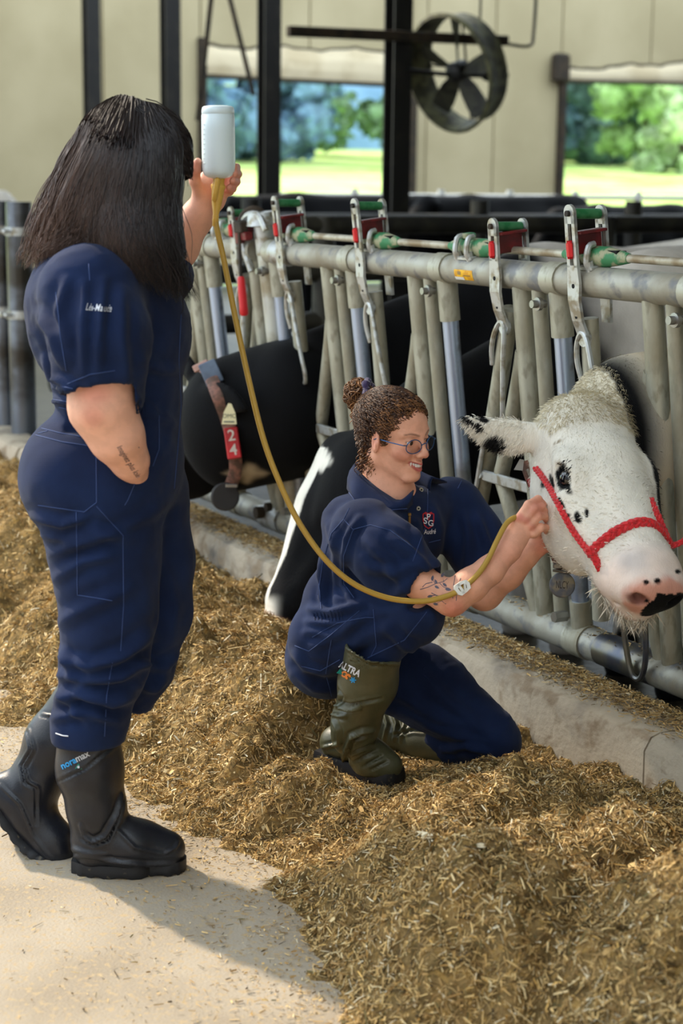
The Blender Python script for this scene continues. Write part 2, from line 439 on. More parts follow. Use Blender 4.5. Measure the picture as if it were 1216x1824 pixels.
struct(slab('light_block_front', quad(-4.4, -4.2, -7, 30), m_block, 0, 4.9)); struct(slab('light_block_left', quad(-4.4, 1.2, -7.2, -7), m_block, 0, 4.9)); struct(slab('wall_right', quad(-5.2, 8, 29.8, 30), m_block, 0, 4.9))  # unseen front and left walls added to block sky light, right one shaped for it
# back wall: upright cream panels with recessed joints round two openings
wall = thing('wall_back', FP(SW, 8, 0), kind='structure')
W1, W2 = (8.5, 12.3), (15.32, 19.2)
def wpanel(n0, n1, z0, z1):
    b = MB(); b.box(FP(SW + .06, (n0 + n1) / 2, (z0 + z1) / 2), ((n1 - n0) / 2 - .012, .06, (z1 - z0) / 2 - .006), R=np.stack([FE, FD, UZ], 1), bev=.012)
    b.build('panel', m_wall, wall, smooth=False)
edges = [2.0, 3.6, 5.2, 6.9, 8.5]
for i in range(4): wpanel(edges[i], edges[i + 1], 0, 4.9)
for e0, e1 in ((12.3, 12.6), (12.6, 13.95), (13.95, 15.32), (19.2, 21), (21, 23), (23, 26)): wpanel(e0, e1, 0, 4.9)
for (a, b_, zt, zb) in ((8.5, 12.3, 3.4, .75), (15.32, 19.2, 3.32, .75)):
    m = (a + b_) / 2
    for p, q in ((a, m), (m, b_)): wpanel(p, q, zt, 4.9); wpanel(p, q, 0, zb)
bk = MB()
for a, b_, z0, z1 in ((2, 8.5, 0, 4.9), (12.3, 15.32, 0, 4.9), (19.2, 26, 0, 4.9), (8.5, 12.3, 3.4, 4.9), (15.32, 19.2, 3.32, 4.9), (8.5, 12.3, 0, .75), (15.32, 19.2, 0, .75)):
    bk.box(FP(SW + .15, (a + b_) / 2, (z0 + z1) / 2), ((b_ - a) / 2, .03, (z1 - z0) / 2), R=np.stack([FE, FD, UZ], 1))
bk.build('backing', m_wall2, wall, smooth=False)
def curtain(name, n0, n1, z0l, z0r, z1l, z1r):
    """a raised curtain bunched at the top of an opening, sagging along its dirty upper edge"""
    root = struct(thing(name, FP(SW, (n0 + n1) / 2, 1)))
    K = 40; V = []; F = []; R_ = 7
    for i in range(K + 1):
        t = i / K; n = n0 + (n1 - n0) * t; zl = z0l + (z0r - z0l) * t; zh = z1l + (z1r - z1l) * t - .05 * math.sin(t * 9) ** 2
        for j in range(R_ + 1):
            u = j / R_; V.append(FP(SW - .05 - .05 * math.sin(u * PI) - .015 * math.sin(u * 19 + t * 3), n, zl + (zh - zl) * u))
    for i in range(K):
        for j in range(R_): a = i * (R_ + 1) + j; F.append((a, a + 1, a + R_ + 2, a + R_ + 1))
    o = mk('curtain', V, F, m_curt, root); sol = o.modifiers.new('thick', 'SOLIDIFY'); sol.thickness = .02
    b = MB(); b.tube([FP(SW - .08, n0, z0l), FP(SW - .08, n1, z0r)], .035, 8); b.build('roll_bar', m_dirt, root)
    b = MB(); pts = [FP(SW - .06, n0 + (n1 - n0) * i / 24, z1l + (z1r - z1l) * i / 24 - .05 * math.sin(i / 24 * 9) ** 2 + .012 * math.sin(i * 2.3)) for i in range(25)]
    b.tube(pts, .03, 6); b.build('dirty_edge', m_dirt, root)
    b = MB()
    for n in (n0, n1): b.box(FP(SW - .03, n, 2.15), (.06, .09, 1.45), R=np.stack([FE, FD, UZ], 1), bev=.01)
    b.box(FP(SW + .02, (n0 + n1) / 2, .78), ((n1 - n0) / 2, .1, .05), R=np.stack([FE, FD, UZ], 1), bev=.01)
    b.build('frame', m_dirt, root)
    return root
curtain('window_1', 8.5, 12.3, 3.02, 3.0, 3.5, 3.58)
w2 = curtain('window_2', 15.32, 19.2, 3.2, 3.28, 3.42, 3.75)
# weathered bracket where the second curtain is tied off
b = MB(); b.box(FP(SW - .14, 15.2, 3.42), (.17, .08, .24), R=np.stack([FE, FD, UZ], 1), bev=.04); b.build('tie_bracket', m_dirt, w2)

# steel columns in a row across the barn
colm = None
for i, s in enumerate((10.94, 13.62, 16.28, 18.95)):
    root = thing('steel_column', FP(s, 5.6, -.2), ['dark steel column beside the round fan', 'dark steel column in front of the left half of the first window', 'dark steel column just behind the standing woman and right of her head', 'dark steel column on the cream wall, farthest to the left'][i], 'column', 'dark steel columns across the barn')
    Rm = np.stack([FE, FD, UZ], 1)
    b = MB()
    for t in (-1, 1): b.box(FP(s + .085 * t, 5.6, 2.36), (.095, .009, 2.54), R=Rm)
    b.build('flange', m_col, root, False)
    b = MB(); b.box(FP(s, 5.6, 2.36), (.009, .08, 2.54), R=Rm); b.build('web', m_col, root, False)
    b = MB(); b.box(FP(s, 5.6, -.17), (.16, .16, .03), R=Rm, bev=.008); b.build('base_plate', m_col, root, False)
# cross pipe and the fan hung on the nearest column
root = thing('cross_pipe', FP(10.8, 5.6, 2.72), 'dark rusty cross pipe bolted to the column beside the fan', 'beam')
b = MB(); b.box(FP(10.82, 5.56, 2.73), (1.14, .04, .045), R=np.stack([nrm(FE + .012 * UZ), FD, UZ], 1), bev=.006); b.build('pipe', m_dirt, root, False)
b = MB(); b.tube(spline([FP(10.82, 6.66, 2.72), FP(10.82, 6.95, 2.71), FP(10.82, 7.0, 2.85), FP(10.82, 7.02, 3.4)], 14), .016, 6); b.build('hose', m_darkrail, root)
b = MB(); b.tube([FP(10.9, 6.45, 2.74), FP(10.9, 6.45, 4.9)], .012, 6); b.build('hanger', m_darkrail, root)
for q, lb in (((3.98, 4.3), 'thin brace running up to the left from the first window frame'), ((4.2, 4.42), 'thin brace hanging beside the column at the first window')):
    pass
for (p0, p1, lb) in ((P(352, 215, 17), P(378, -20, 17), 'thin steel brace leaning right above the first window frame'), (P(452, 170, 17.5), P(405, -20, 17.5), 'thin steel brace leaning left above the first window')):
    b = MB(); b.tube([p0, p1 + (p1 - p0) * .4], .028, 6); o = b.build('brace_rod', m_dirt); tag(o, lb, 'brace')
fc = FP(10.82, 6.07, 2.42); fax = nrm(A(-.72, -.62, -.26)); fu = nrm(np.cross(fax, UZ)); fv = np.cross(fu, fax)
m_fan = M('dusty fan shroud', (104, 102, 70), .7, c2=(64, 62, 44), vscale=10)
m_fanb = M('dusty fan blade', (62, 60, 46), .6, c2=(40, 38, 30), vscale=12)
fan = thing('barn_fan', fc, 'round barn fan with dusty shroud hung on the dark column', 'fan')
b = MB(); K = 40
prof = [(.02, .52), (.0, .55), (-.03, .545), (-.12, .50), (-.26, .50), (-.27, .49), (-.12, .485), (-.02, .515)]
b._lathe(fc, fax, prof, K); 
Vv = np.concatenate(b.V); Ff = [f for f in b.F if len(f) == 4]; m_ = len(prof)
Ff += [((m_ - 1) * K + k, (m_ - 1) * K + (k + 1) % K, (k + 1) % K, k) for k in range(K)]
mk('shroud', Vv, Ff, m_fan, fan, True, None, 40)
for k in range(5):
    a = k * 2 * PI / 5 + .45; d = math.cos(a) * fu + math.sin(a) * fv; t = -math.sin(a) * fu + math.cos(a) * fv
    b = MB(); V = []
    for r, w, tw in ((.07, .05, .9), (.2, .085, .7), (.35, .10, .5), (.465, .095, .35)):
        e = t * math.cos(tw) + fax * math.sin(tw); c = fc - fax * .13 + d * r; nn = np.cross(d, e)
        V += [c - e * w + nn * .004, c + e * w + nn * .004, c + e * w - nn * .004, c - e * w - nn * .004]
    F = [(i * 4 + j, i * 4 + (j + 1) % 4, i * 4 + 4 + (j + 1) % 4, i * 4 + 4 + j) for i in range(3) for j in range(4)] + [(3, 2, 1, 0), (12, 13, 14, 15)]
    b.add(V, F); b.build('blade', m_fanb, fan)
b = MB(); b.lathe(fc - fax * .25, fax, [(0, .05), (.05, .09), (.2, .09), (.24, .04)], 16); b.build('hub', m_col, fan)
b = MB()
for a in (.1, .1 + PI / 2, .1 + PI, .1 + 1.5 * PI):
    d = math.cos(a) * fu + math.sin(a) * fv; b.tube([fc - fax * .24 + d * .05, fc - fax * .24 + d * .5], .012, 6)
b.tube([FP(10.85, 5.62, 2.44), fc + fax * .02, FP(10.82, 6.62, 2.42)], .022, 8)
b.build('support_bar', m_col, fan)
b = MB(); mc = fc - fax * .3 + fu * -.02; b.lathe(FP(10.85, 6.48, 2.48), nrm(FE - .2 * UZ), [(0, .04), (.03, .10), (.17, .10), (.2, .05), (.26, .03)], 16); b.build('motor', m_dark, fan)

# kerb: concrete blocks
kerb = thing('trim_1', FP(0, .08, 0), kind='structure')
ks = [-1.6, -1.0, -.42, .13, .59, 1.2, 1.8, 2.4, 3.0, 3.6, 4.2, 4.8, 5.4, 6.0, 7, 8, 9, 10, 11, 12]
for i in range(len(ks) - 1):
    a, c = ks[i] + .003, ks[i + 1] - .003; pr = [(0, -.05), (0.0, .165), (.012, .19), (.04, .2), (.175, .2), (.185, .19), (.185, -.05)]
    K = 8; V = []; F = []; m_ = len(pr)
    for k in range(K + 1):
        s = a + (c - a) * k / K
        for j, (n, z) in enumerate(pr):
            w = .006 * math.sin(s * 23 + j * 2.1) * (1 if 0 < j < 5 else .4); V.append(FP(s, n + w * .6 + (.01 if i % 3 == 1 else 0), z + w * .5))
    for k in range(K):
        for j in range(m_): F.append((k * m_ + j, k * m_ + (j + 1) % m_, (k + 1) * m_ + (j + 1) % m_, (k + 1) * m_ + j))
    F += [tuple(range(m_ - 1, -1, -1)), tuple(range(K * m_, K * m_ + m_))]
    mk('kerb_block', V, F, m_kerb, kerb, True, None, 35)

# outdoors: rising meadow and the wood beyond it, distance haze painted into its colours
m_field = M('sunny meadow', (200, 224, 130), .9, c2=(168, 206, 92), vscale=.25, vlo=.4, vhi=.6, c3=(214, 214, 150), v3=.6)
m_far = M('gravel strip', (214, 200, 170), .9)
V = []; F = []; nx, ny = 30, 30
for i in range(nx + 1):
    for j in range(ny + 1):
        s = 22.3 + 150 * (i / nx) ** 1.5; n = -70 + 200 * j / ny; z = -.4 + (s - 22.3) * .043 + .15 * math.sin(s * .13) * math.sin(n * .07); V.append(FP(s, n, z))
for i in range(nx):
    for j in range(ny): a = i * (ny + 1) + j; F.append((a, a + 1, a + ny + 2, a + ny + 1))
o = mk('ground', V, [f[::-1] for f in F], m_field); struct(o)
V = []; F = []
for i in range(61):
    n = -90 + 4.4 * i
    for j, (ds, u) in enumerate(((0, 0), (6, .55), (16, .9), (34, 1.0))): V.append(FP(128 + ds, n, 4 + u * (17 + 4 * math.sin(n * .05) + 1.6 * math.sin(n * .31) + 1.2 * math.sin(n * .83 + j))))
F = [(i * 4 + j, i * 4 + j + 1, i * 4 + j + 5, i * 4 + j + 4) for i in range(60) for j in range(3)]
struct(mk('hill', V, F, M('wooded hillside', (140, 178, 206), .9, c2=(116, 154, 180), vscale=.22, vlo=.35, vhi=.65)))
m_bark = M('bark', (70, 56, 44), .9)
def tree(s, n, h, w, c, seed, lb, depth=1.0):
    z0 = -.4 + (s - 22.3) * .043; root = thing('tree', FP(s, n, z0), lb, 'tree', 'trees at the far edge of the meadow')
    r = np.random.default_rng(seed); b = MB(); b.tube([FP(s, n, z0 - .3), FP(s, n, z0 + h * .6)], .3, 7); b.build('trunk', m_bark, root)
    V = []; F = []; k = 0
    cl = 30
    for i in range(cl):
        u = r.random(); hh = .06 + .90 * u; ww = w * (1 - .75 * max(0, hh - .35) / .65) * r.uniform(.3, .9); a = r.uniform(0, 2 * PI)
        c0 = FP(s + math.sin(a) * ww * depth, n + math.cos(a) * ww, z0 + h * hh); rad = w * r.uniform(.22, .42)
        m = 80; d = r.normal(size=(m, 3)); d /= np.linalg.norm(d, axis=1)[:, None]; pos = c0 + d * rad * r.uniform(.7, 1.05, (m, 1)); sz = r.uniform(.14, .34, m) * w / 3
        for q in range(m):
            t1 = nrm(r.normal(size=3)); t2 = nrm(np.cross(d[q] + .6 * r.normal(size=3), t1)); V += [pos[q] - t1 * sz[q], pos[q] + t2 * sz[q], pos[q] + t1 * sz[q], pos[q] - t2 * sz[q]]; F.append((k, k + 1, k + 2, k + 3)); k += 4
        bmV = MB(); bmV.sphere(c0, rad * .86, 8, 5); vv = np.concatenate(bmV.V); F += [tuple(i + k for i in f) for f in bmV.F]; V += list(vv); k += len(vv)
    mk('crown', np.array(V), F, M('hazed foliage', c, .8, c2=tuple(int(x * .72) for x in c), vscale=.9), root, False)  # leaf colours lightened and blued in place of distance haze
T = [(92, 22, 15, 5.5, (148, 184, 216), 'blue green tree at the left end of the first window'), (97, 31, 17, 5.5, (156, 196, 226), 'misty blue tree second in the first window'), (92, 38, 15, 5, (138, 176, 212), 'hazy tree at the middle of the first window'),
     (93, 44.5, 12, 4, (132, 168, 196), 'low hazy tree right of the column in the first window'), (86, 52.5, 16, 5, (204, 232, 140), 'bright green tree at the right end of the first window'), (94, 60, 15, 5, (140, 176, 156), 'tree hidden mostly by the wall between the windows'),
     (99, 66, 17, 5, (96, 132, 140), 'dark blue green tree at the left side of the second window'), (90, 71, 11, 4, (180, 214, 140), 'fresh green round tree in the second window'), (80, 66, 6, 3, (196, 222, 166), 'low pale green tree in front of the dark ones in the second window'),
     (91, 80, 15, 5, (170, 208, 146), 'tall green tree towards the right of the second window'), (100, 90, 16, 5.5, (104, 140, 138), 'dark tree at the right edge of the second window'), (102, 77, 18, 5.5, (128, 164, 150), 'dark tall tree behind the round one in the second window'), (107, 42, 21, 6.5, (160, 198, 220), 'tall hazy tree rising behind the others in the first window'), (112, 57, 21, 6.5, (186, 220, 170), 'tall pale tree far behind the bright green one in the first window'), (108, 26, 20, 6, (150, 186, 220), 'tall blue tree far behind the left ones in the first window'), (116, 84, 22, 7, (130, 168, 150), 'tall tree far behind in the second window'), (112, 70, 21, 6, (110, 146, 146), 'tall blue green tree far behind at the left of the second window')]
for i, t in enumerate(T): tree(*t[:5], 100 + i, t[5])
# ================================================================ feed fence (self-locking head gates), leaning towards the alley
def fnl(z): return .25 - .12 * (z - .25) / .95
def G(s, z, off=0.0): return FP(s, fnl(z) + off, z)
FUP = nrm(G(0, 1.2) - G(0, .25)); FN = np.cross(FD, FUP); FN = FN if FN @ FE > 0 else -FN     # fence up / fence normal (to the pen)
PER = .535
fence = thing('feed_fence', FP(1.2, .25, 0), 'galvanised self locking feed fence with green gripped latches along the kerb', 'fence')
def fpart(name, mb, mat, par=None, auto=40, smooth=True): return mb.build(name, mat, par or fence, smooth, auto)
K0, K1 = -2, 8
b = MB()
for a, c in ((-1.6, 2.26), (2.46, 4.74)): b.tube([G(a, 1.2), G(c, 1.2)], .038, 20)
fpart('top_rail', b, m_rail)
b = MB(); b.tube([G(-1.6, .25), G(2.46, .25)], .043, 20); b.tube([G(2.62, .25), G(4.74, .25)], .043, 20); fpart('bottom_rail', b, m_rail)
b = MB(); b.tube([G(.62, .25), G(.50, .25)], .0445, 20); b.tube([G(.50, .25), G(.40, .25)], [.0444, .043], 20, False); o = fpart('rail_sleeve', b, m_scuff); tag(o, 'dark bluish worn sleeve on the bottom rail')
# panel joint: end post with a round cap and a hook plate
b = MB(); b.tube([G(2.385, -.23), G(2.385, 1.19)], .034, 18); fpart('end_post', b, M('pale galvanised post', (196, 198, 190), .45, .45, c2=(160, 150, 126), vscale=8))
b = MB(); b.tube([G(2.30, 1.2), G(2.22, 1.2)], .043, 20); fpart('joint_collar', b, m_plate); b = MB(); b.tube([G(2.385, 1.19), G(2.385, 1.285), G(2.385, 1.29), G(2.385, 1.33)], [.036, .036, .06, .05], 18); fpart('post_cap', b, m_plate); b = MB(); b.tube([G(2.47, .25), G(2.62, .25)], .05, 18); fpart('joint_collar', b, m_plate)
b = MB(); b.tube(spline([G(2.46, 1.13, -.03), G(2.50, 1.24, -.035), G(2.45, 1.31, -.035), G(2.36, 1.32, -.03), G(2.31, 1.27, -.03)], 18), .012, 8); fpart('hook', b, m_plate)
b = MB(); b.tube([G(2.56, .27, -.045), G(2.56, .27, -.075)], .022, 8); fpart('joint_bolt', b, m_dirt); b = MB(); b.tube([G(2.5, .30, -.04), G(2.5, .30, -.06)], .016, 8); fpart('joint_bolt', b, m_dirt)

# one of each repeated piece is built at module 0 and copied along the fence
ref = {}
b = MB(); b.tube([G(.88, .27), G(.88, 1.175)], .0265, 16); ref['fixed_bar'] = b.build('fixed_bar', m_galv, fence)
b = MB(); b.tube([G(.803, .27), G(.803, 1.175)], .0205, 14); ref['side_bar'] = b.build('side_bar', m_galv, fence)
b = MB(); b.tube([G(.713, .30), G(.713, 1.13)], .0232, 16); p_ = b.build('post', m_post, fence); ref['post'] = p_
for c_, d_, r_ in ((G(.713, 1.055), G(.713, 1.17), .029), (G(.745, 1.2), G(.685, 1.2), .0425), (G(.713, .28), G(.713, .36), .029), (G(.75, .25), G(.68, .25), .0475)): b = MB(); b.tube([c_, d_], r_, 18); b.build('clamp_sleeve', m_galv, p_)
b = MB(); b.lathe(G(.752, 1.135, -.02), G(.752, 1.135, -.062) - G(.752, 1.135, -.02), [(0, .010), (.015, .010), (.0155, .017), (.026, .017), (.0265, .010), (.042, .010)], 12); b.build('bolt', m_bolt, p_); b = MB(); b.tube([G(.755, .31, -.02), G(.755, .31, -.06)], .015, 6); b.build('bolt', m_bolt, p_)
b = MB(); pts = spline([G(.895, 1.0), G(.925, .92), G(1.02, .70), G(1.045, .64), G(1.02, .57), G(.94, .36), G(.915, .27)], 26); b.tube(pts, .022, 14); ref['knee_bar'] = b.build('knee_bar', m_galv, fence)
b = MB(); b.box(G(1.0, .635, -.018), (.115, .006, .016), R=np.stack([FD, FN, FUP], 1), bev=.004); b.tube([G(1.115, .635, -.03), G(1.115, .635, .03)], .009, 8); ref['pivot_bracket'] = b.build('pivot_bracket', m_plate, fence)
for nm in list(ref):
    for k in range(K0, K1):
        if k == 0: continue
        dup(ref[nm], FD * PER * k)

def neck_bar(k, top_shift):
    s0 = .585 + PER * k; zt = 1.09; th = top_shift / -.42
    def q(ds, z, off=0): return G(s0 + ds + (z - .69) * -(-th) * 0 + top_shift * (z - .60) / (zt - .60), z, off)
    b = MB(); b.tube([q(.012, zt + .02), q(.015, .9), q(.025, .60), q(.035, .44), q(.04, .33)], .0235, 16); nb = b.build('neck_bar', m_galv, fence)
    b = MB()                                                       # bent wire loop that keeps the neck from slipping through
    lp = spline([q(.026, .955, -.024), q(.034, 1.0, -.028), q(.028, 1.045, -.03), q(.004, 1.076, -.032), q(-.022, 1.055, -.036), q(-.05, .97, -.044), q(-.082, .87, -.05), q(-.090, .82, -.048), q(-.072, .785, -.042), q(-.03, .80, -.034), q(.0, .785, -.03), q(.008, .72, -.03), q(.02, .5, -.028)], 60)
    b.tube(lp, .0070, 8); b.build('loop_rod', m_plate, nb)
    if k == 0:
        b = MB(); b.tube(spline([G(.47, .45, -.045), G(.465, .34, -.05), G(.44, .245, -.055), G(.405, .235, -.055), G(.385, .29, -.05), G(.39, .40, -.04)], 24), .0075, 8); b.build('loop_rod', m_scuff, nb)
    return nb
def latch(k, shift, tilt, parts=True):
    """two slotted cast plates over the rail with a green grip, a red catch between them"""
    s0 = .585 + PER * k
    root = bpy.data.objects.new('latch', None); COL.objects.link(root); root.parent = fence; OFF[root.name] = OFF[fence.name]
    def q(ds, z, off): return G(s0 + ds + shift + tilt * (z - 1.07) / .3, z, off)
    zt = 1.365 if tilt == 0 else 1.325; zt += .012
    up = nrm(q(0, zt, 0) - q(0, 1.07, 0)); sd = FD
    for side in (-1, 1):
        base = -.046 if side < 0 else .046; b = MB(); ds = 0
        def bar(z0, z1, w0, w1, o0, o1):
            a, c = q(0, z0, o0), q(0, z1, o1); V = []
            for p, w in ((a, w0), (c, w1)):
                for u, v in ((-1, -1), (1, -1), (1, 1), (-1, 1)): V.append(p + sd * u * w + FN * v * .0042)
            b.add(V, [(0, 1, 2, 3), (7, 6, 5, 4), (0, 4, 5, 1), (1, 5, 6, 2), (2, 6, 7, 3), (3, 7, 4, 0)])
        # rounded top, then two rails around the slot, then the shaped shank over the rail
        c = q(0, zt - .012, base); K = 14; poly = [(math.cos(PI * i / K) * .020, math.sin(PI * i / K) * .020) for i in range(K + 1)]
        b.prism(poly, c - FN * .0042, sd, up, FN * .0084)
        for ss in (-1, 1):
            a0, a1 = q(0, 1.235, base) + sd * ss * .0138, q(0, zt - .012, base) + sd * ss * .0138; V = []
            for p in (a0, a1):
                for u, v in ((-1, -1), (1, -1), (1, 1), (-1, 1)): V.append(p + sd * u * .0062 + FN * v * .0042)
            b.add(V, [(0, 1, 2, 3), (7, 6, 5, 4), (0, 4, 5, 1), (1, 5, 6, 2), (2, 6, 7, 3), (3, 7, 4, 0)])
        b.box(q(0, zt - .026, base), (.020, .0042, .012), R=np.stack([sd, FN, up], 1))
        bar(1.195, 1.24, .024, .020, base, base)
        if side < 0:
            bar(1.155, 1.196, .022, .024, base - .003, base); bar(1.105, 1.156, .0195, .022, base + .004, base - .003); bar(1.06, 1.106, .020, .0195, base + .02, base + .004)
            b.tube([q(0, 1.062, base + .015), q(0, 1.062, base + .026)], .021, 14)
        else: bar(1.10, 1.196, .017, .021, base, base)
        b.build('plate', m_plate, root, False)
        if side < 0:
            b = MB(); b.tube([q(0, 1.19, base - .0049), q(0, 1.19, base + .004)], .0062, 10); b.tube([q(0, 1.115, base - .002), q(0, 1.115, base + .006)], .005, 8); b.build('pin_hole', m_dark, root)
    b = MB(); b.tube([q(0, zt - .014, -.040), q(0, zt - .014, .040)], .0125, 16); b.build('grip', m_green, root)
    for e0, e1 in ((-.058, -.048), (.048, .056)): b = MB(); b.tube([q(0, zt - .014, e0), q(0, zt - .014, e1)], .0075, 10); b.build('bolt_head', m_dirt, root)
    zc = 1.285 if tilt == 0 else zt - .065
    b = MB(); b.box(q(0, zc + .012, 0), (.0075, .040, .028), R=np.stack([sd, FN, up], 1), bev=.003); b.box(q(-.012, zc + .037, 0), (.018, .040, .0035), R=np.stack([sd, FN, up], 1), bev=.001); b.build('catch', m_red, root)
    b = MB(); b.box(q(.001, zc - .008, -.053), (.0105, .007, .022), R=np.stack([sd, FN, up], 1), bev=.006); b.build('catch_tab', m_redb, root)
    return root
def rod_sleeve(k):
    s0 = .585 + PER * k; zr = 1.262
    b = MB()
    # hollow tapered moulding round the lock rod
    secs = [(.115, .011, .010), (.085, .017, .018), (.045, .021, .026), (-.06, .021, .026), (-.10, .018, .020), (-.145, .012, .012)]
    b.tube([G(s0 + ds, zr, .012) for ds, _, _ in secs], [h for _, _, h in secs], 10)
    b.box(G(s0 + .02, zr + .03, .012), (.016, .018, .008), R=np.stack([FD, FN, FUP], 1), bev=.004)
    sl = b.build('rod_sleeve', m_greend, fence)
    b = MB(); b.box(G(s0 - .098, zr + .013, .004), (.017, .006, .004), R=np.stack([FD, FN, FUP], 1)); b.box(G(s0 - .098, zr + .012, .022), (.017, .006, .004), R=np.stack([FD, FN, FUP], 1)); b.build('slot', m_dark, sl)
    b = MB()
    for d in (-.028, .028): b.tube(spline([G(s0 + d, 1.232, -.02), G(s0 + d, 1.25, -.028), G(s0 + d, 1.285, -.018), G(s0 + d, 1.292, .0)], 10), .008, 8); b.tube([G(s0 + d, 1.225, -.016), G(s0 + d, 1.25, -.02)], .011, 8); b.tube([G(s0 + d, 1.225, .03), G(s0 + d, 1.262, .034)], .009, 8)
    b.box(G(s0, 1.236, .006), (.042, .032, .006), R=np.stack([FD, FN, FUP], 1), bev=.003)
    b.build('cradle', m_plate, sl)
    return sl
shift = {1: -.185, 4: -.175}
for k in range(-1, 8):
    neck_bar(k, shift.get(k, 0)); 
    latch(k, shift.get(k, 0) if k in shift else 0, -.012 if k in shift else 0)
r0 = rod_sleeve(0)
for k in (-1, 1, 2, 3, 4, 5, 6, 7): dup(r0, FD * PER * k)
b = MB(); b.tube([G(-1.6, 1.262, .012), G(2.24, 1.262, .012)], .0105, 10); b.tube([G(2.55, 1.262, .012), G(4.7, 1.262, .012)], .0105, 10); fpart('lock_rod', b, m_rod)
# yellow sticker on the rail, worn to white underneath
def rail_patch(name, s0, s1, a0, a1, mat, lift=.0006, par=None):
    V = []; F = []; n = 8
    for i in range(n + 1):
        for s in (s0, s1):
            t = a0 + (a1 - a0) * i / n; V.append(G(s, 1.2) + (-FN * math.cos(t) + FUP * math.sin(t)) * (.038 + lift))
    for i in range(n): F.append((2 * i, 2 * i + 1, 2 * i + 3, 2 * i + 2))
    return mk(name, V, F, mat, par or fence)
st = rail_patch('sticker', 1.145, 1.055, -.55, .2, M('yellow sticker', (240, 186, 26), .5, c2=(214, 150, 20), vscale=60)); tag(st, 'yellow warning sticker with a white torn corner')
rail_patch('torn_corner', 1.145, 1.10, -.55, -.32, M('torn paper', (226, 224, 216), .7), .0012, st)
rail_patch('print', 1.128, 1.112, -.16, .08, M('sticker print', (150, 120, 70), .6), .0012, st)
rail_patch('print', 1.10, 1.066, -.22, -.16, M('sticker print grey', (120, 100, 60), .6), .0012, st)

# red handled clamp hanging on the rail at the panel joint
t0 = G(2.40, 1.2, -.06); cl = thing('hand_clamp', t0, 'rusty clamp with a red plastic handle hanging from the top rail', 'tool')
b = MB(); b.tube(spline([G(2.475, 1.26, -.05), G(2.47, 1.315, -.03), G(2.44, 1.335, .0), G(2.42, 1.30, .045)], 14), .016, 8); b.box(G(2.445, 1.28, -.06), (.03, .014, .02), R=np.stack([FD, FN, FUP], 1), bev=.004); b.build('jaw', m_dirt, cl)
b = MB(); b.tube([G(2.44, 1.30, -.066), G(2.425, 1.09, -.09)], .0055, 8); b.build('screw_rod', m_dirt, cl)
b = MB(); b.lathe(G(2.426, 1.115, -.088), G(2.408, .985, -.10) - G(2.426, 1.115, -.088), [(0, .010), (.01, .013), (.05, .0145), (.1, .0145), (.125, .0155), (.132, .010)], 14); b.build('handle', m_redb, cl)
b = MB(); b.box(G(2.47, 1.245, -.055), (.012, .014, .022), R=np.stack([FD, FN, FUP], 1), bev=.003); b.box(G(2.415, 1.25, -.055), (.02, .014, .014), R=np.stack([FD, FN, FUP], 1), bev=.003); b.build('red_jaw_pad', m_red, cl)

# gate posts far along the fence
for i, (x, y0, y1, r, lb) in enumerate(((43, 352, 775, .062, 'thick dark gate post at the far left with a steel band'), (12, 352, 780, .05, 'dark gate post cut by the left edge of the photo'))):
    pb = PN(x, y1, .18); f = toF(pb)[0]; top = 1.32; root = thing('gate_post', FP(f[0], .18, -.2), lb, 'post', 'gate posts at the far end of the fence')
    b = MB(); b.tube([FP(f[0], .18, -.2), FP(f[0], .18, top)], r, 18); b.build('pipe', M('dark worn pipe', (120, 126, 136), .35, .7, c2=(60, 56, 50), vscale=3), root)
    for z in (.78, 1.18): b = MB(); b.tube([FP(f[0], .18, z - .02), FP(f[0], .18, z + .02)], r + .008, 18); b.tube([FP(f[0] + .01, .18 - r - .04, z), FP(f[0] + .01, .18 - r, z)], .014, 8); b.tube([FP(f[0] + .06, .18 - r - .02, z), FP(f[0] - .06, .18 - r - .02, z)], .012, 8); b.build('band', m_plate, root)
hp = G(toF(PN(28, 448, .2))[0, 0], 1.16, -.09)
t = thing('hand_clamp', hp, 'red handled clamp blurred at the far left gate post', 'tool'); b = MB(); b.tube([hp + UZ * .07, hp - UZ * .07], [.016, .02], 10); b.build('handle', m_redb, t)
b = MB(); b.tube([hp + UZ * .16 + FD * .05, hp + UZ * .13, hp + UZ * .06], .022, 8); b.build('jaw', m_dirt, t)

# dividing rails across the pen and the pale rail beyond
def cross_rails(name, s, n0, n1, zs, r, mat, lb, posts, zt, pr=None):
    root = thing(name, FP(s, n0, -.2), lb, 'railing')
    for z in zs: b = MB(); b.tube([FP(s, n0, z), FP(s, n1, z)], r, 12); b.build('rail', mat, root)
    for n in posts: b = MB(); b.tube([FP(s, n, -.2), FP(s, n, zt)], pr or r * 1.2, 12); b.build('post', mat, root)
    return root
cross_rails('pen_divider', 5.9, .55, 9.5, (1.19, .92, .64, .36), .055, m_darkrail, 'dark pipe divider crossing the pen behind the feeding cows', (2.2, 4.2, 6.2, 8.2), 1.24)
cross_rails('pale_railing', 15.0, 6.4, 16, (1.28, .8), .03, m_white, 'pale thin railing in front of the cream wall', (7.4, 8.05, 8.6, 9.6, 10.6, 11.6, 12.6), 1.36, .045)
cross_rails('pen_divider', 9.2, 1.2, 12, (1.12, .72), .07, m_darkrail, 'second dark pipe divider farther back in the barn', (3.3, 5.4, 7.0, 7.9, 9.3, 10.6), 1.3, .075)
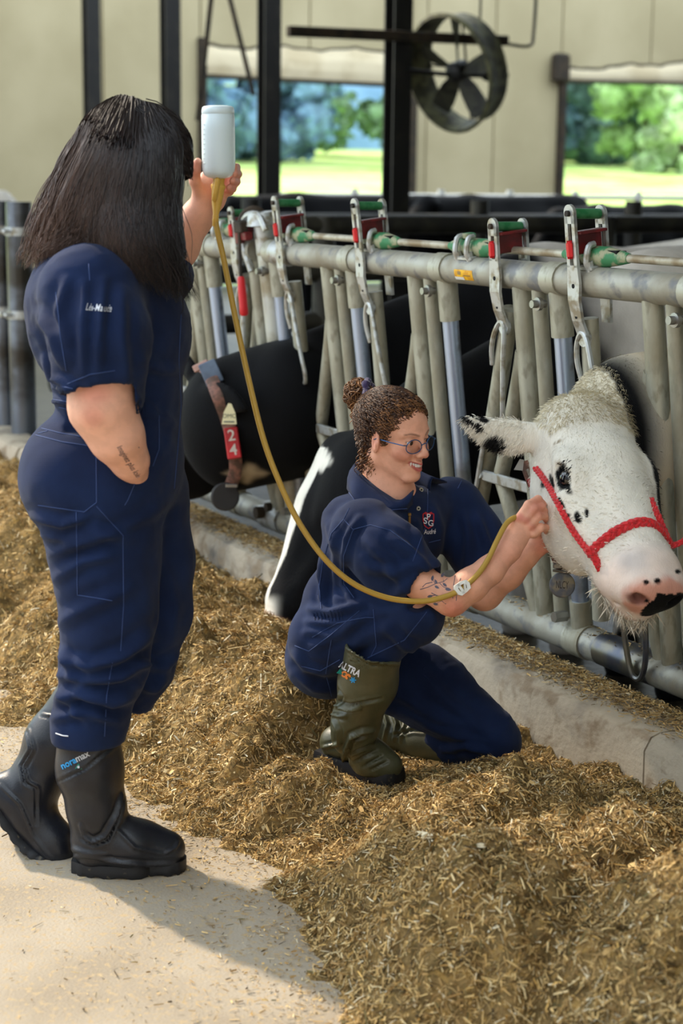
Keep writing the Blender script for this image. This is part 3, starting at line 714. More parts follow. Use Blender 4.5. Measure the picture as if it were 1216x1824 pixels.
# ================================================================ cattle (bodies are one continuous surface each)
GF = Fr(FA, FE, FD, UZ)                                 # cattle are modelled in fence axes: x into the pen, y along the fence, z up
m_fur = M('short cow hair', (230, 220, 196), .75, vcol=True, sheen=.03, bump=.0012, bscale=260, c2=.86, vscale=22, vlo=.35, vhi=.7, stretch=(1, 1, .45), spec=.12)
m_blade = M('hair blades', (230, 220, 196), .7, vcol=True, spec=.25)
m_eye = M('cow eye', (14, 12, 14), .06, spec=.8, coat=.6)
WHT, BLK, PNK, TAN = A(*lin((240, 234, 220))), A(*lin((11, 11, 13))), A(*lin((222, 160, 142))), A(*lin((206, 182, 142)))
DRT = A(*lin((120, 108, 88)))
def cow_head(S, h, k, ears=True, detail=True):
    p = h.p; kk = .03 * k
    def e(c, r, kb=kk, mode='u', rx=None): S.ell(p(*(A(*c) * k)), A(*r) * k, kb, h.R if rx is None else h.R @ rx, mode)
    def c(a, b, ra, rb, kb=kk, mode='u'): S.cap(p(*(A(*a) * k)), p(*(A(*b) * k)), ra * k, rb * k, kb, mode)
    e((0, .07, -.075), (.094, .12, .075)); e((0, .13, -.05), (.104, .15, .048)); e((0, -.0, -.065), (.075, .055, .055), .04)
    c((0, .16, -.075), (0, .40, -.062), .084, .060, .05); e((0, .425, -.074), (.084, .066, .074), .03)
    for x in (-1, 1):
        c((.044 * x, .10, -.165), (.032 * x, .38, -.118), .054, .040, .05); e((.044 * x, .22, -.185), (.034, .10, .050), .04); e((.056 * x, .17, -.150), (.040, .11, .092), .05)
        e((.040 * x, .462, -.062), (.032, .026, .036), .02)
        e((.093 * x, .160, -.048), (.026, .048, .03), .03)                              # brow ridge
        c((.088 * x, .22, -.085), (.06 * x, .36, -.07), .030, .024, .04)
    e((0, .44, -.132), (.042, .045, .030), .03)
    e((0, .474, -.062), (.062, .022, .050), .02)
    if detail:
        for x in (-1, 1):
            e((.042 * x, .494, -.060), (.0165, .022, .010), .008, 's', np.array([[.85, 0, -.53 * x], [0, 1, 0], [.53 * x, 0, .85]]))
            e((.119 * x, .176, -.050), (.021, .034, .0175), .010, 's', np.array([[.9, 0, .44 * x], [0, 1, 0], [-.44 * x, 0, .9]]))
        c((-.05, .455, -.112), (.05, .455, -.112), .004, .004, .008, 's'); c((.05, .455, -.112), (.066, .37, -.115), .004, .003, .008, 's')
def leg(S, top, knee, fet, zf, r, k):
    S.chain([top, knee, fet, A(fet[0], fet[1], zf + .05)], [r, r * .52, r * .36, r * .50], k)
    S.cap(A(fet[0] - .02, fet[1], zf + .05), A(fet[0] - .035, fet[1], zf + .03), .05, .055, .02)
def cow_body(S, h, k, wi, ru, nk=(), zf=-.2, neck=(.10, .105), thr=None):
    wi, ru = A(*wi), A(*ru); b = nrm((ru - wi) * A(1, 1, 0)); l = np.cross(UZ, b)
    pt = h.p(*(A(0, .02, -.115) * k)); pb = h.p(*(A(0, .04, -.17) * k)) if thr is None else thr
    nk = [A(*q) for q in nk]
    top = [pt] + [q + UZ * .07 for q in nk] + [wi + b * .05 - UZ * .13]; bot = [pb] + [q - UZ * .09 for q in nk] + [wi - UZ * .55 + b * .05]
    rr = np.linspace(neck[0], .145, len(top)); S.chain(top, rr, .06); S.chain(bot, np.linspace(neck[1], .15, len(top)), .06)
    mid = [(u + v) / 2 for u, v in zip(top, bot)]; S.chain(mid, np.linspace(neck[0] * 1.02, .2, len(top)), .06)
    R = np.stack([b, l, UZ], 1); L = np.linalg.norm(ru - wi)
    S.ell(wi + b * .18 - UZ * .44, (.38, .27, .42), .1, R); S.ell(wi + b * (L * .52) - UZ * .44, (L * .5, .31, .40), .12, R)
    S.ell(ru - b * .12 - UZ * .36, (.34, .28, .36), .1, R); S.cap(wi - UZ * .09, ru - UZ * .07, .09, .1, .1); S.cap(ru - UZ * .09 + b * .1, ru + b * .14 - UZ * .2, .1, .08, .08)
    for t in (-1, 1):
        a = wi + b * .12 + l * .15 * t; leg(S, a - UZ * .55, A(*(a[:2]), zf + .42), A(*(a[:2] + b[:2] * .01), zf + .16), zf, .12, .05)
        a = ru - b * .02 + l * .17 * t; S.cap(a - UZ * .35, a - UZ * .62 - b * .1, .17, .11, .06); leg(S, a - UZ * .62 - b * .08, A(*(a[:2] + b[:2] * .10), zf + .5), A(*(a[:2] + b[:2] * .03), zf + .16), zf, .10, .05)
    S.ell(ru - b * .22 - UZ * .85, (.2, .17, .14), .08, R)
    tl = [ru + b * .24 - UZ * .12, ru + b * .30 - UZ * .4, ru + b * .29 - UZ * .85]; S.chain(tl, [.035, .025, .03], .02)
def leaf(S, a, mid, tip, wdir, w, th=.012):
    """an ear: a flattened leaf from a to tip, w wide along wdir, hollowed on its front"""
    a, mid, tip = A(*a), A(*mid), A(*tip); pts = spline([a, mid, tip], 7); ws = [.70, .86, 1.0, 1, .84, .55, .14]
    for i in range(6):
        y = nrm(pts[i + 1] - pts[i]); x = nrm(wdir - y * (np.array(wdir) @ y)); R = np.stack([x, y, np.cross(x, y)], 1); Ln = np.linalg.norm(pts[i + 1] - pts[i])
        S.ell((pts[i] + pts[i + 1]) / 2, (w * (ws[i] + ws[i + 1]) / 2, Ln * 1.0, th * (1.6 if i == 0 else 1)), .02, R)
def hairs(name, V, N, idx, flow, n, ln, wid, colf, mat, parent, seed=1, lift=.35, jit=.35):
    """n tapered hair blades growing from the vertices idx; flow(points) gives the lie of the coat"""
    r = np.random.default_rng(seed); j = idx[r.integers(0, len(idx), n)]; base = V[j] + r.normal(size=(n, 3)) * .0025; nn = N[j]
    f = flow(base); f = f - nn * (f * nn).sum(1)[:, None]; f /= np.linalg.norm(f, axis=1)[:, None] + 1e-9
    f = f + r.normal(size=(n, 3)) * jit + nn * lift; f /= np.linalg.norm(f, axis=1)[:, None]
    L = (ln[0] + (ln[1] - ln[0]) * r.random(n))[:, None]; sd = np.cross(f, nn + 1e-6); sd /= np.linalg.norm(sd, axis=1)[:, None] + 1e-9
    base = base - nn * .001; drop = -UZ * L * .18
    V4 = np.stack([base - sd * wid, base + sd * wid, base + f * L * .55 + sd * wid * .7, base + f * L + drop], 1).reshape(-1, 3)
    F = np.arange(n * 4).reshape(n, 4); c = colf(base); c = np.repeat(c * r.uniform(.8, 1.12, (n, 1)), 4, 0)
    o = mk(name, V4, F, mat, parent, True, c); o['kind'] = 'stuff'; return o
def masks(V):
    pp = proj(V); return pp
def cow_mesh(S, name, root, colf, smooth=2):
    V, Q = S.mesh(smooth); Vw = V @ GF.R.T + GF.o; N = vnormals(Vw, Q); c = colf(Vw, V, N); o = mk(name, Vw, Q, m_fur, root, True, c); return o, Vw, Q, N
def to_g(fr): return Fr(GF.loc(fr.o)[0], *(GF.R.T @ fr.R).T)
def eyeballs(h, k, root, sides=(-1, 1), r=.0190, off=(.0945, .176, -.054)):
    for x in sides:
        b = MB(); c = h.p(*(A(off[0] * x, off[1], off[2]) * k)); b.sphere(c, r * k, 18, 12); b.build('eye', m_eye, root)
def blotch(V, sc, th, seed, w=.02):
    return sstep(th - w, th + w, vnoise(V, sc, seed, 3))
def mix(c, col, m): return c * (1 - m[:, None]) + col * m[:, None]

# ---- white cow at the right
WH = frame(A(.576, 3.85, .935), A(.225, -.762, -.608), A(.319, -.531, .785)); WK = 1.067; WG = to_g(WH)
S = SDF(axis(-.35, 2.75, .014, [(-.36, .16, .0046)]), axis(-.28, .82, .013, [(-.27, .68, .0046)]), axis(-.22, 1.48, .013, [(.50, 1.14, .0046)]))
cow_head(S, WG, WK)
cow_body(S, WG, WK, (.98, .36, 1.24), (2.3, .25, 1.22), [(.18, .47, .83)], neck=(.085, .074), thr=WG.p(-.03, .03, -.17))
ga = lambda x, y, Y: GF.loc(P(x, y, Y))[0]
leaf(S, ga(958, 775, 3.86), ga(893, 778, 3.875), ga(832, 752, 3.88), UZ, .040)
leaf(S, WG.p(-.10, .03, -.08), WG.p(-.17, .03, -.11), WG.p(-.24, .04, -.13), UZ, .045)
S.ell(WG.p(0, .035, -.062), (.098, .072, .058), .03, WG.R); S.ell(WG.p(0, -.02, -.07), (.08, .05, .05), .03, WG.R)
def white_col(Vw, V, N):
    pp = proj(Vw); c = np.tile(WHT, (len(V), 1)); L = WH.loc(Vw) / WK
    inhead = sstep(.2, .1, V[:, 0])
    jit = vnoise(Vw, 90, 3, 2) * 5
    def spot(x, y, rx, ry, a=0, s=.25):
        dx, dy = pp[:, 0] - x, pp[:, 1] - y; ca, sa = math.cos(math.radians(a)), math.sin(math.radians(a))
        d = np.sqrt(((dx * ca + dy * sa) / rx) ** 2 + ((-dx * sa + dy * ca) / ry) ** 2) + jit * .05; return sstep(1 + s, 1 - s, d) * (N @ CF < .25) * inhead
    # warm cream on the crown of the head and behind the ear, pink muzzle
    c = mix(c, A(*lin((226, 214, 184))), sstep(760, 690, pp[:, 1]) * inhead * .6); c = mix(c, TAN, (1 - inhead) * sstep(.6, .2, V[:, 0]) * .75)
    mz = sstep(.445, .478, L[:, 1] + vnoise(Vw, 40, 5, 2) * .02 - .25 * np.abs(L[:, 0])) * sstep(-.125, -.10, L[:, 2]); c = mix(c, PNK, mz * .95)
    c = mix(c, A(*lin((236, 200, 190))), sstep(.36, .43, L[:, 1]) * (1 - mz) * .45)
    blk = np.zeros(len(V))
    for a in ((882, 792, 19, 17, 20), (852, 760, 12, 6, 35), (838, 752, 14, 5, 25), (862, 748, 9, 5, 10), (826, 742, 12, 5, 30), (1029, 922, 7, 11, -15), (1045, 914, 4, 8, 0), (1000, 902, 5, 20, -22), (1012, 918, 4, 4), (968, 861, 5, 10, 20), (982, 856, 4, 13, -15),
              (1150, 1037, 5, 4), (1171, 1035, 6, 5), (1152, 1070, 4, 3), (1207, 1018, 5, 4)): blk = np.maximum(blk, spot(*a))
    pz = (L[:, 1] > .44) & (L[:, 0] < .016 + vnoise(Vw, 60, 8, 2) * .014) & (L[:, 2] < -.040 + vnoise(Vw, 70, 9, 2) * .01) & (L[:, 2] > -.115); blk = np.maximum(blk, pz * 1.0)
    side = sstep(-.085, -.094, L[:, 0] + vnoise(Vw, 25, 4, 2) * .012) * (L[:, 1] < .33) * inhead; blk = np.maximum(blk, side)
    ey = np.zeros(len(V))
    for x in (1, -1):
        d = np.linalg.norm((L - A(.106 * x, .176, -.052)) * A(.8, .8, 1.15), axis=1); ey = np.maximum(ey, sstep(.028, .022, d + vnoise(Vw, 120, 6) * .003))
        ey = np.maximum(ey, sstep(.013, .009, np.linalg.norm((L - A(.100 * x, .208, -.052)) * A(.6, .6, 1.3), axis=1)))
    blk = np.maximum(blk, ey)
    nos = np.zeros(len(V))
    for x in (1, -1): nos = np.maximum(nos, sstep(.024, .014, np.linalg.norm((L - A(.043 * x, .486, -.061)) * A(.8, .6, 1.2), axis=1)))
    c = mix(c, A(*lin((96, 50, 44))), nos * .8)
    body = (1 - inhead); blk = np.maximum(blk, body * blotch(V, 2.2, .22, 21) * sstep(.5, .75, V[:, 0]))
    c = mix(c, BLK, np.clip(blk, 0, 1))
    c = mix(c, DRT, sstep(.55, .1, V[:, 2]) * .45 * sstep(.2, .7, V[:, 0] + vnoise(V, 9, 2) * .2))
    c = mix(c, A(*lin((150, 132, 104))), sstep(.25, .6, vnoise(Vw, 60, 31, 2)) * spot(990, 785, 14, 34, 12, .6) * .8)
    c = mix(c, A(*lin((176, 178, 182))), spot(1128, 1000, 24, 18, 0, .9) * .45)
    return c
wc = thing('cow', FP(.4, 1.2, -.2), 'white dairy cow wearing a red rope halter, head out through the fence', 'cow')
o, WV, WQ, WN = cow_mesh(S, 'body', wc, white_col)
WS = Surf(WV, WQ)
eyeballs(WH, WK, wc, r=.0215)
# lashes and hair: coat on the head, crown tuft, ear fringe, chin
_g = GF.loc(WV); hd = np.where((_g[:, 0] < .16) & (_g[:, 2] > .5))[0]; Lh = WH.loc(WV) / WK
colw = lambda b: white_col(b, GF.loc(b), np.tile(-CF, (len(b), 1)))
flow_face = lambda b: np.tile(-WH.R[:, 1], (len(b), 1)) * 1.0 + np.outer(WH.loc(b)[:, 0] * 4, WH.R[:, 0]) - np.outer(np.full(len(b), .0), UZ)
face = hd[(Lh[hd, 1] < .40)]
def flow_coat(b):
    l = WH.loc(b) / WK; w = sstep(.10, .26, l[:, 1])[:, None]
    return WH.R[:, 1] * (1 - w) * 1 + (-WH.R[:, 1]) * w * .6 + np.outer(l[:, 0] * 6, WH.R[:, 0]) - UZ * .4
hairs('coat', WV, WN, face, flow_coat, 16000, (.006, .012), .0007, colw, m_blade, wc, 3, .22, .3)
crown = hd[(Lh[hd, 1] < .055) & (Lh[hd, 2] > -.10) & (np.abs(Lh[hd, 0]) < .1)]
hairs('crown_tuft', WV, WN, crown, lambda b: WH.R[:, 1] * .9 - UZ * .8 + np.outer(WH.loc(b)[:, 0] * 3, WH.R[:, 0]), 6000, (.007, .018), .0007, lambda b: np.tile(A(*lin((226, 214, 184))), (len(b), 1)), m_blade, wc, 4, .5, .35)
pw = proj(WV); ear = hd[(pw[hd, 0] < 935) & (pw[hd, 1] < 830) & (Lh[hd, 0] > .1)]
hairs('ear_fringe', WV, WN, ear, lambda b: np.tile(P(820, 760, 3.9) - P(900, 775, 3.9), (len(b), 1)) * 8 - UZ * .9, 2600, (.007, .018), .0007, colw, m_blade, wc, 5, .25, .5)
chin = hd[(Lh[hd, 1] > .40) & (Lh[hd, 2] < -.12)]
hairs('whiskers', WV, WN, chin, lambda b: np.tile(-UZ + WH.R[:, 1] * .3, (len(b), 1)), 520, (.012, .045), .0005, lambda b: np.tile(A(*lin((214, 204, 186))), (len(b), 1)), m_blade, wc, 6, .5, .5)
lid = hd[np.linalg.norm(Lh[hd] - A(.106, .166, -.034), axis=1) < .020]
if len(lid): hairs('eyelash', WV, WN, lid, lambda b: np.tile(WH.R[:, 0] + WH.R[:, 1] * .5 - UZ * .1, (len(b), 1)), 90, (.010, .018), .0006, lambda b: np.tile(BLK, (len(b), 1)), m_blade, wc, 8, .4, .25)

# ---- black cow with the red number tag, head turned along the kerb behind the standing woman
BH = frame(FP(2.58, -.07, .72), FP(2.93, -.27, .27) - FP(2.58, -.07, .72), A(-.5, -.35, .75)); BK = 1.15; BG = to_g(BH)
S = SDF(axis(-.45, 2.6, .016, [(-.3, .2, .009)]), axis(1.3, 3.2, .016, [(2.1, 3.2, .009)]), axis(-.22, 1.5, .016, [(.3, 1.0, .009)]))
cow_head(S, BG, BK); cow_body(S, BG, BK, (1.0, 2.1, 1.2), (2.3, 2.1, 1.2), [(.17, 2.27, .70), (.03, 2.43, .63)], neck=(.115, .12))
leaf(S, ga(372, 705, 5.60), ga(405, 708, 5.50), ga(436, 728, 5.44), A(.3, 0, -1), .055, .014)
leaf(S, ga(345, 668, 5.75), ga(332, 650, 5.80), ga(322, 640, 5.84), A(0, 0, 1), .04, .014)
def black_col(Vw, V, N):
    c = np.tile(BLK, (len(V), 1)); pp = proj(Vw)
    c = mix(c, A(*lin((190, 170, 140))), sstep(30, 12, np.abs(pp[:, 0] - 440) * .6 + np.abs(pp[:, 1] - 843) * 1.3 + vnoise(Vw, 30, 4) * 6))
    c = mix(c, A(*lin((206, 198, 188))), blotch(V, 1.7, -.30, 5) * sstep(.92, 1.08, V[:, 0] + vnoise(V, 6, 3, 2) * .12)); return c
bc = thing('cow', FP(2.0, 1.2, -.2), 'black necked dairy cow with red number tag, head hidden behind the standing woman', 'cow')
o, BV, BQ, BN = cow_mesh(S, 'body', bc, black_col); BS = Surf(BV, BQ); eyeballs(BH, BK, bc)

# ---- black and white cow eating behind the kneeling woman
CH = frame(P(574, 796, 5.02), P(480, 1052, 4.93) - P(574, 796, 5.02), A(-.80, -.22, .30)); CK = 1.12; CG = to_g(CH)
S = SDF(axis(-.45, 2.6, .016, [(-.35, .15, .007)]), axis(.9, 2.4, .016, [(1.2, 2.1, .007)]), axis(-.22, 1.5, .016, [(.05, .85, .007)]))
cow_head(S, CG, CK); cow_body(S, CG, CK, (1.0, 1.5, 1.2), (2.3, 1.4, 1.2), [(.06, 1.53, .52), (.28, 1.54, .66)], neck=(.09, .09))
leaf(S, CG.p(-.09, .02, -.09), CG.p(-.15, .01, -.13), CG.p(-.22, .03, -.17), A(0, 0, 1), .045, .014)
def bw_col(Vw, V, N):
    pp = proj(Vw); L = CH.loc(Vw) / CK; c = np.tile(BLK, (len(V), 1)); hdm = sstep(.15, .05, V[:, 0])
    blz = sstep(.030, .022, np.abs(L[:, 0] + .0 + vnoise(Vw, 14, 2) * .012) - .012 * np.sin(L[:, 1] * 12)) * (L[:, 2] > -.08) * hdm * (L[:, 1] > .0)
    mzl = sstep(.40, .44, L[:, 1] + vnoise(Vw, 18, 3) * .02) * hdm; c = mix(c, WHT, np.maximum(blz, mzl * sstep(.02, -.02, np.abs(L[:, 0]) - .05)))
    c = mix(c, WHT * .8, sstep(-.12, -.145, L[:, 2]) * sstep(.25, .33, L[:, 1]) * hdm); c = mix(c, PNK, sstep(.46, .48, L[:, 1]) * hdm * .8)
    c = mix(c, WHT, sstep(770, 790, pp[:, 1]) * sstep(22, 10, np.hypot(pp[:, 0] - 572, (pp[:, 1] - 818) * .8) + vnoise(Vw, 40, 3, 2) * 6) * hdm * (L[:, 2] > -.1))
    c = mix(c, A(*lin((205, 196, 184))), blotch(V, 1.9, -.32, 12) * sstep(.72, .90, V[:, 0] + vnoise(V, 7, 5, 2) * .1)); return c
CK_ = CK
cc = thing('cow', FP(1.5, 1.2, -.2), 'black cow with a white blaze, muzzle at the kerb behind the kneeling woman', 'cow')
o, CV, CQ, CN = cow_mesh(S, 'body', cc, bw_col); CS = Surf(CV, CQ); eyeballs(CH, CK, cc, r=.024, off=(.0965, .176, -.054))

# ---- cattle standing farther back in the pen: one plain head-up build, copied with other coats
def stand_cow(name, lb, wi, ru, head, fw, up, colf, h=.022, group=None):
    hh = Fr(A(*head), np.cross(nrm(fw), nrm(up)), nrm(fw), nrm(up)); hh = frame(A(*head), A(*fw), A(*up))
    lo = np.minimum(np.minimum(wi, ru), head) - .65; hi = np.maximum(np.maximum(wi, ru), head) + .65
    S = SDF(axis(lo[0], hi[0], h), axis(lo[1], hi[1], h), axis(-.23, 1.6, h)); cow_head(S, hh, 1.0, detail=False); cow_body(S, hh, 1.0, wi, ru, neck=(.11, .12))
    for x in (-1, 1): leaf(S, hh.p(.09 * x, .02, -.07), hh.p(.16 * x, .02, -.09), hh.p(.23 * x, .03, -.11), A(0, 0, 1), .05, .02)
    root = thing('cow', FP((wi[1] + ru[1]) / 2, (wi[0] + ru[0]) / 2, -.2), lb, 'cow', group); o, V, Q, N = cow_mesh(S, 'body', root, colf); eyeballs(Fr(GF.R @ hh.o + GF.o, *(GF.R @ hh.R).T), 1.0, root); return root
pat = lambda sd, th, sc=1.6: (lambda Vw, V, N: mix(np.tile(A(*lin((214, 206, 194))), (len(V), 1)), BLK, blotch(V, sc, th, sd)))
stand_cow('cow', 'mostly white cow standing behind the fence, seen between the middle bars', A(3.0, 3.5, 1.2), A(3.2, 2.0, 1.2), A(2.9, 4.2, 1.1), A(0, .7, -.7), A(0, .7, .7), pat(3, .24))
stand_cow('cow', 'black and white cow standing behind the white cow at the right edge', A(3.2, 1.0, 1.2), A(3.1, -.5, 1.2), A(3.2, 1.65, 1.1), A(0, .7, -.7), A(0, .7, .7), pat(14, -.02))
far = [('dark cow standing far back under the first window', A(5.2, 12.3, 1.30), A(6.6, 12.0, 1.28), A(4.6, 12.6, 1.28), -.6), ('black cow far back beside the near column', A(6.9, 11.8, 1.30), A(8.3, 11.9, 1.30), A(6.3, 11.6, 1.3), -.5),
       ('dark cow standing far back below the fan', A(7.9, 11.0, 1.22), A(9.2, 11.3, 1.22), A(7.3, 10.8, 1.2), -.4), ('pale cow far back at the left edge above the fence', A(2.2, 13.5, 1.30), A(1.6, 14.9, 1.32), A(2.5, 12.9, 1.3), .55), ('dark cow far back below the second window', A(10.4, 11.4, 1.25), A(11.8, 11.6, 1.25), A(9.8, 11.2, 1.2), -.3)]
for i, (lb, wi, ru, hd_, th) in enumerate(far):
    d = nrm((hd_ - wi) * A(1, 1, 0)); stand_cow('cow', lb, wi, ru, hd_, d * .7 - UZ * .7, d * .7 + UZ * .7, pat(40 + i, th), .035, None)
# ================================================================ people
m_skin = M('skin', (226, 172, 146), .5, vcol=True, sss=.0, bump=.0005, bscale=420, c2=.90, vscale=38, spec=.35)
m_cloth = M('navy work cotton', (26, 41, 76), .85, c2=(20, 32, 62), vscale=10, vlo=.3, vhi=.7, bump=.0005, bscale=700, sheen=.06, spec=.15)
m_seam = M('faded seam', (46, 66, 112), .8)
m_pocket = m_cloth
m_hair1 = M('dark brown hair', (34, 26, 26), .38, vcol=True, spec=.5)
m_hair2 = M('brown curly hair', (92, 60, 44), .5, vcol=True, spec=.35)
m_rub = M('black rubber', (26, 28, 36), .33, c2=(44, 46, 52), vscale=14, vlo=.5, vhi=.75, spec=.5, bump=.0004, bscale=300, rough2=.5)
m_rubsole = M('black rubber sole', (20, 21, 26), .55, c2=(84, 76, 60), vscale=60, vlo=.62, vhi=.72)
m_olive = M('olive rubber', (74, 74, 52), .4, c2=(92, 88, 64), vscale=12, vlo=.5, vhi=.75, bump=.0004, bscale=300, rough2=.55)
m_thread = M('white embroidery', (222, 224, 232), .8)
m_ink = M('tattoo ink', (74, 66, 74), .6)
m_inkb = M('grey tattoo ink', (92, 88, 104), .6)
SKN = A(*lin((234, 176, 150)))
def strand_mesh(P3, rad, sides=3):
    """P3 (n,m,3) polylines, rad (n,m) or (m,): thin tapering tubes"""
    n, m, _ = P3.shape; rad = np.broadcast_to(rad, (n, m)); T = np.gradient(P3, axis=1); T /= np.linalg.norm(T, axis=2)[..., None] + 1e-12
    ref = np.where(np.abs(T[..., 2:3]) < .8, A(0, 0, 1.0), A(1.0, 0, 0)); u = np.cross(T, ref); u /= np.linalg.norm(u, axis=2)[..., None] + 1e-12; v = np.cross(T, u)
    ang = np.arange(sides) * 2 * PI / sides
    V = P3[:, :, None] + rad[..., None, None] * (np.cos(ang)[:, None] * u[:, :, None] + np.sin(ang)[:, None] * v[:, :, None])
    idx = np.arange(n * m * sides).reshape(n, m, sides); a = idx[:, :-1]; b = idx[:, 1:]
    F = np.stack([a, np.roll(a, -1, 2), np.roll(b, -1, 2), b], -1).reshape(-1, 4)
    return V.reshape(-1, 3), F
def strands(name, P3, rad, col, mat, parent, sides=3):
    V, F = strand_mesh(P3, rad, sides); n, m, _ = P3.shape
    c = np.broadcast_to(col, (n, m, 3)) if col.ndim == 3 else np.broadcast_to(col[:, None], (n, m, 3))
    o = mk(name, V, F, mat, parent, True, np.repeat(c.reshape(-1, 3), sides, 0)); o['kind'] = 'stuff'; return o
def smin_head(S, h, k, smile=0.0):
    """a human head in its own frame: x to its right, y forward, z up; about 0.225 m tall"""
    p = h.p
    def e(c, r, kb=.012, mode='u', rx=None): S.ell(p(*(A(*c) * k)), A(*r) * k, kb * k, h.R if rx is None else h.R @ rx, mode)
    def c(a, b, ra, rb, kb=.012, mode='u'): S.cap(p(*(A(*a) * k)), p(*(A(*b) * k)), ra * k, rb * k, kb * k, mode)
    e((0, -.012, .034), (.073, .095, .080)); e((0, .030, .030), (.062, .055, .062), .03); e((0, .026, -.03), (.053, .056, .072), .02)
    for x in (-1, 1):
        c((.050 * x, -.004, -.050), (.016 * x, .066, -.098), .012, .012, .02)
        c((.055 * x, .0, -.02), (.050 * x, -.004, -.052), .013, .012, .02)
        e((.041 * x, .060, -.024), (.020, .020, .020), .02); e((.034 * x, .073, -.034), (.014, .013, .013), .015)
        c((.012 * x, .087, .019), (.046 * x, .070, .022), .008, .007, .014)
    e((0, .072, -.098), (.020, .016, .014), .02); e((0, .064, -.062), (.031, .028, .032), .015)
    for x in (-1, 1): e((.033 * x, .098, .002), (.017, .018, .0125), .014, 's')
    c((0, .086, .016), (0, .106, -.024), .0065, .0088, .014); e((0, .108, -.030), (.0115, .0115, .010), .008)
    for x in (-1, 1): e((.0125 * x, .097, -.033), (.008, .011, .0085), .006); e((.0065 * x, .105, -.041), (.0035, .006, .003), .003, 's')
    for x in (-1, 1):
        e((.0325 * x, .0745, .003), (.0140, .0130, .0128), .006)
        c((.022 * x, .0885, .0005), (.043 * x, .0815, .0022), .0024, .0022, .002, 's')
    up = .006 * smile
    for x in (-1, 1):
        c((0, .0945, -.0585), (.027 * x, .0795, -.0585 + up), .0058, .003, .006); c((0, .0925, -.0735), (.025 * x, .0785, -.0610 + up), .0068, .003, .006)
        if smile: c((0, .0955, -.0655), (.0235 * x, .0835, -.0598 + up), .0062, .0022, .0015, 's')
        c((.018 * x, .094, -.045), (.036 * x, .072, -.068), .0022, .0018, .010, 's')
    for x in (-1, 1):
        rx = np.array([[.9, .42 * x, 0], [-.42 * x, .9, 0], [0, 0, 1.0]])
        e((.0745 * x, .0, -.006), (.0085, .0185, .031), .006, 'u', rx); e((.084 * x, .004, -.002), (.006, .0115, .019), .005, 's', rx); e((.081 * x, .008, -.012), (.005, .006, .008), .004, 'u', rx)
def head_colour(Vw, h, k, base=SKN, smile=0):
    L = h.loc(Vw) / k; c = np.tile(base, (len(Vw), 1)); RED = A(*lin((206, 106, 96)))
    def bl(cn, r, f, col): nonlocal c; d = np.linalg.norm((L - A(*cn)) / A(*r), axis=1); c = mix(c, col, f * sstep(1.1, .4, d))
    for x in (-1, 1): bl((.046 * x, .07, -.032), (.03, .04, .028), .30, RED); bl((.078 * x, .0, -.004), (.02, .025, .035), .30, RED)
    bl((0, .112, -.032), (.016, .02, .016), .35, RED)
    LIP = A(*lin((190, 86, 86)))
    for x in np.linspace(-1, 1, 15):
        y = .096 - .016 * x * x; up = .006 * smile * x * x
        bl((.026 * x, y, -.0580 + up * 1.0), (.006, .012, .0048 - .002 * x * x), .75, LIP); bl((.025 * x, y - .001, -.0745 + .0125 * x * x + up), (.006, .012, .0062 - .003 * x * x), .75, LIP)
    BRW = A(*lin((92, 62, 48)))
    for x in (-1, 1):
        for t in np.linspace(0, 1, 9): bl(((.014 + .034 * t) * x, .092 - .016 * t * t, .0195 + .006 * math.sin(t * 2.4)), (.0062, .02, .0040 - .0016 * t), .5, BRW)
        for t in np.linspace(0, 1, 8): bl(((.021 + .023 * t) * x, .088 - .006 * t, .0035), (.004, .012, .0022), .6, A(*lin((60, 38, 34))))
    bl((0, .1, -.066), (.026, .008, .0032), .0, LIP)
    return c
def boot_logo_shapes(kind): pass

def crumple(V, sd):
    """random creasing of loose cotton"""
    m = sstep(-.35, .35, vnoise(V, 5, sd + 40, 2)); q = V * A(1, 1, 1.5)
    return .0022 * vnoise(V, 16, sd, 2) + m * (.0065 * (.42 - np.abs(vnoise(q, 13, sd + 1, 2))) + .0032 * (.4 - np.abs(vnoise(q, 30, sd + 2, 2))))
# ---------------------------------------------------------------- the standing woman
p1 = thing('person', A(-.44, 3.40, 0), 'standing person with long dark hair, navy coverall and black boots, raising a bottle', 'person')
H1 = frame(P(243, 303, 3.43), A(.86, .40, -.42), A(.36, .1, .95)); HK1 = .98
def body_axes(lo, hi, h, fine): return SDF(axis(lo[0], hi[0], h, [(f[0][0], f[1][0], f[2]) for f in fine]), axis(lo[1], hi[1], h, [(f[0][1], f[1][1], f[2]) for f in fine]), axis(lo[2], hi[2], h, [(f[0][2], f[1][2], f[2]) for f in fine]))
hL = P(392, 325, 3.6)
S = body_axes((-.80, 3.02, -.0), (-.17, 3.80, 1.66), .0085, [(hL - .09, hL + .09, .0032)])
smin_head(S, H1, HK1)
nk = P(212, 452, 3.42); S.cap(H1.p(0, -.025, -.05), nk, .052, .062, .03)
for (x, y, Y, r) in ((195, 570, 3.42, (.125, .15, .15)), (200, 690, 3.42, (.10, .12, .12)), (182, 830, 3.42, (.11, .13, .13))): S.ell(P(x, y, Y), r, .06)
S.cap(nk, P(195, 540, 3.42), .08, .12, .05)
# inner legs (inside the clothing)
S.chain([P(188, 900, 3.35), P(188, 1100, 3.34), P(160, 1330, 3.33)], [.09, .07, .05], .04); S.chain([P(240, 900, 3.50), P(272, 1090, 3.48), P(120, 1310, 3.50)], [.09, .06, .045], .04)
# near (right) arm down into the pocket
S.chain([P(172, 545, 3.26), P(178, 640, 3.20), P(182, 725, 3.195), P(208, 778, 3.205), P(230, 818, 3.235), P(246, 858, 3.31)], [.055, .066, .0625, .052, .036, .026], .02)
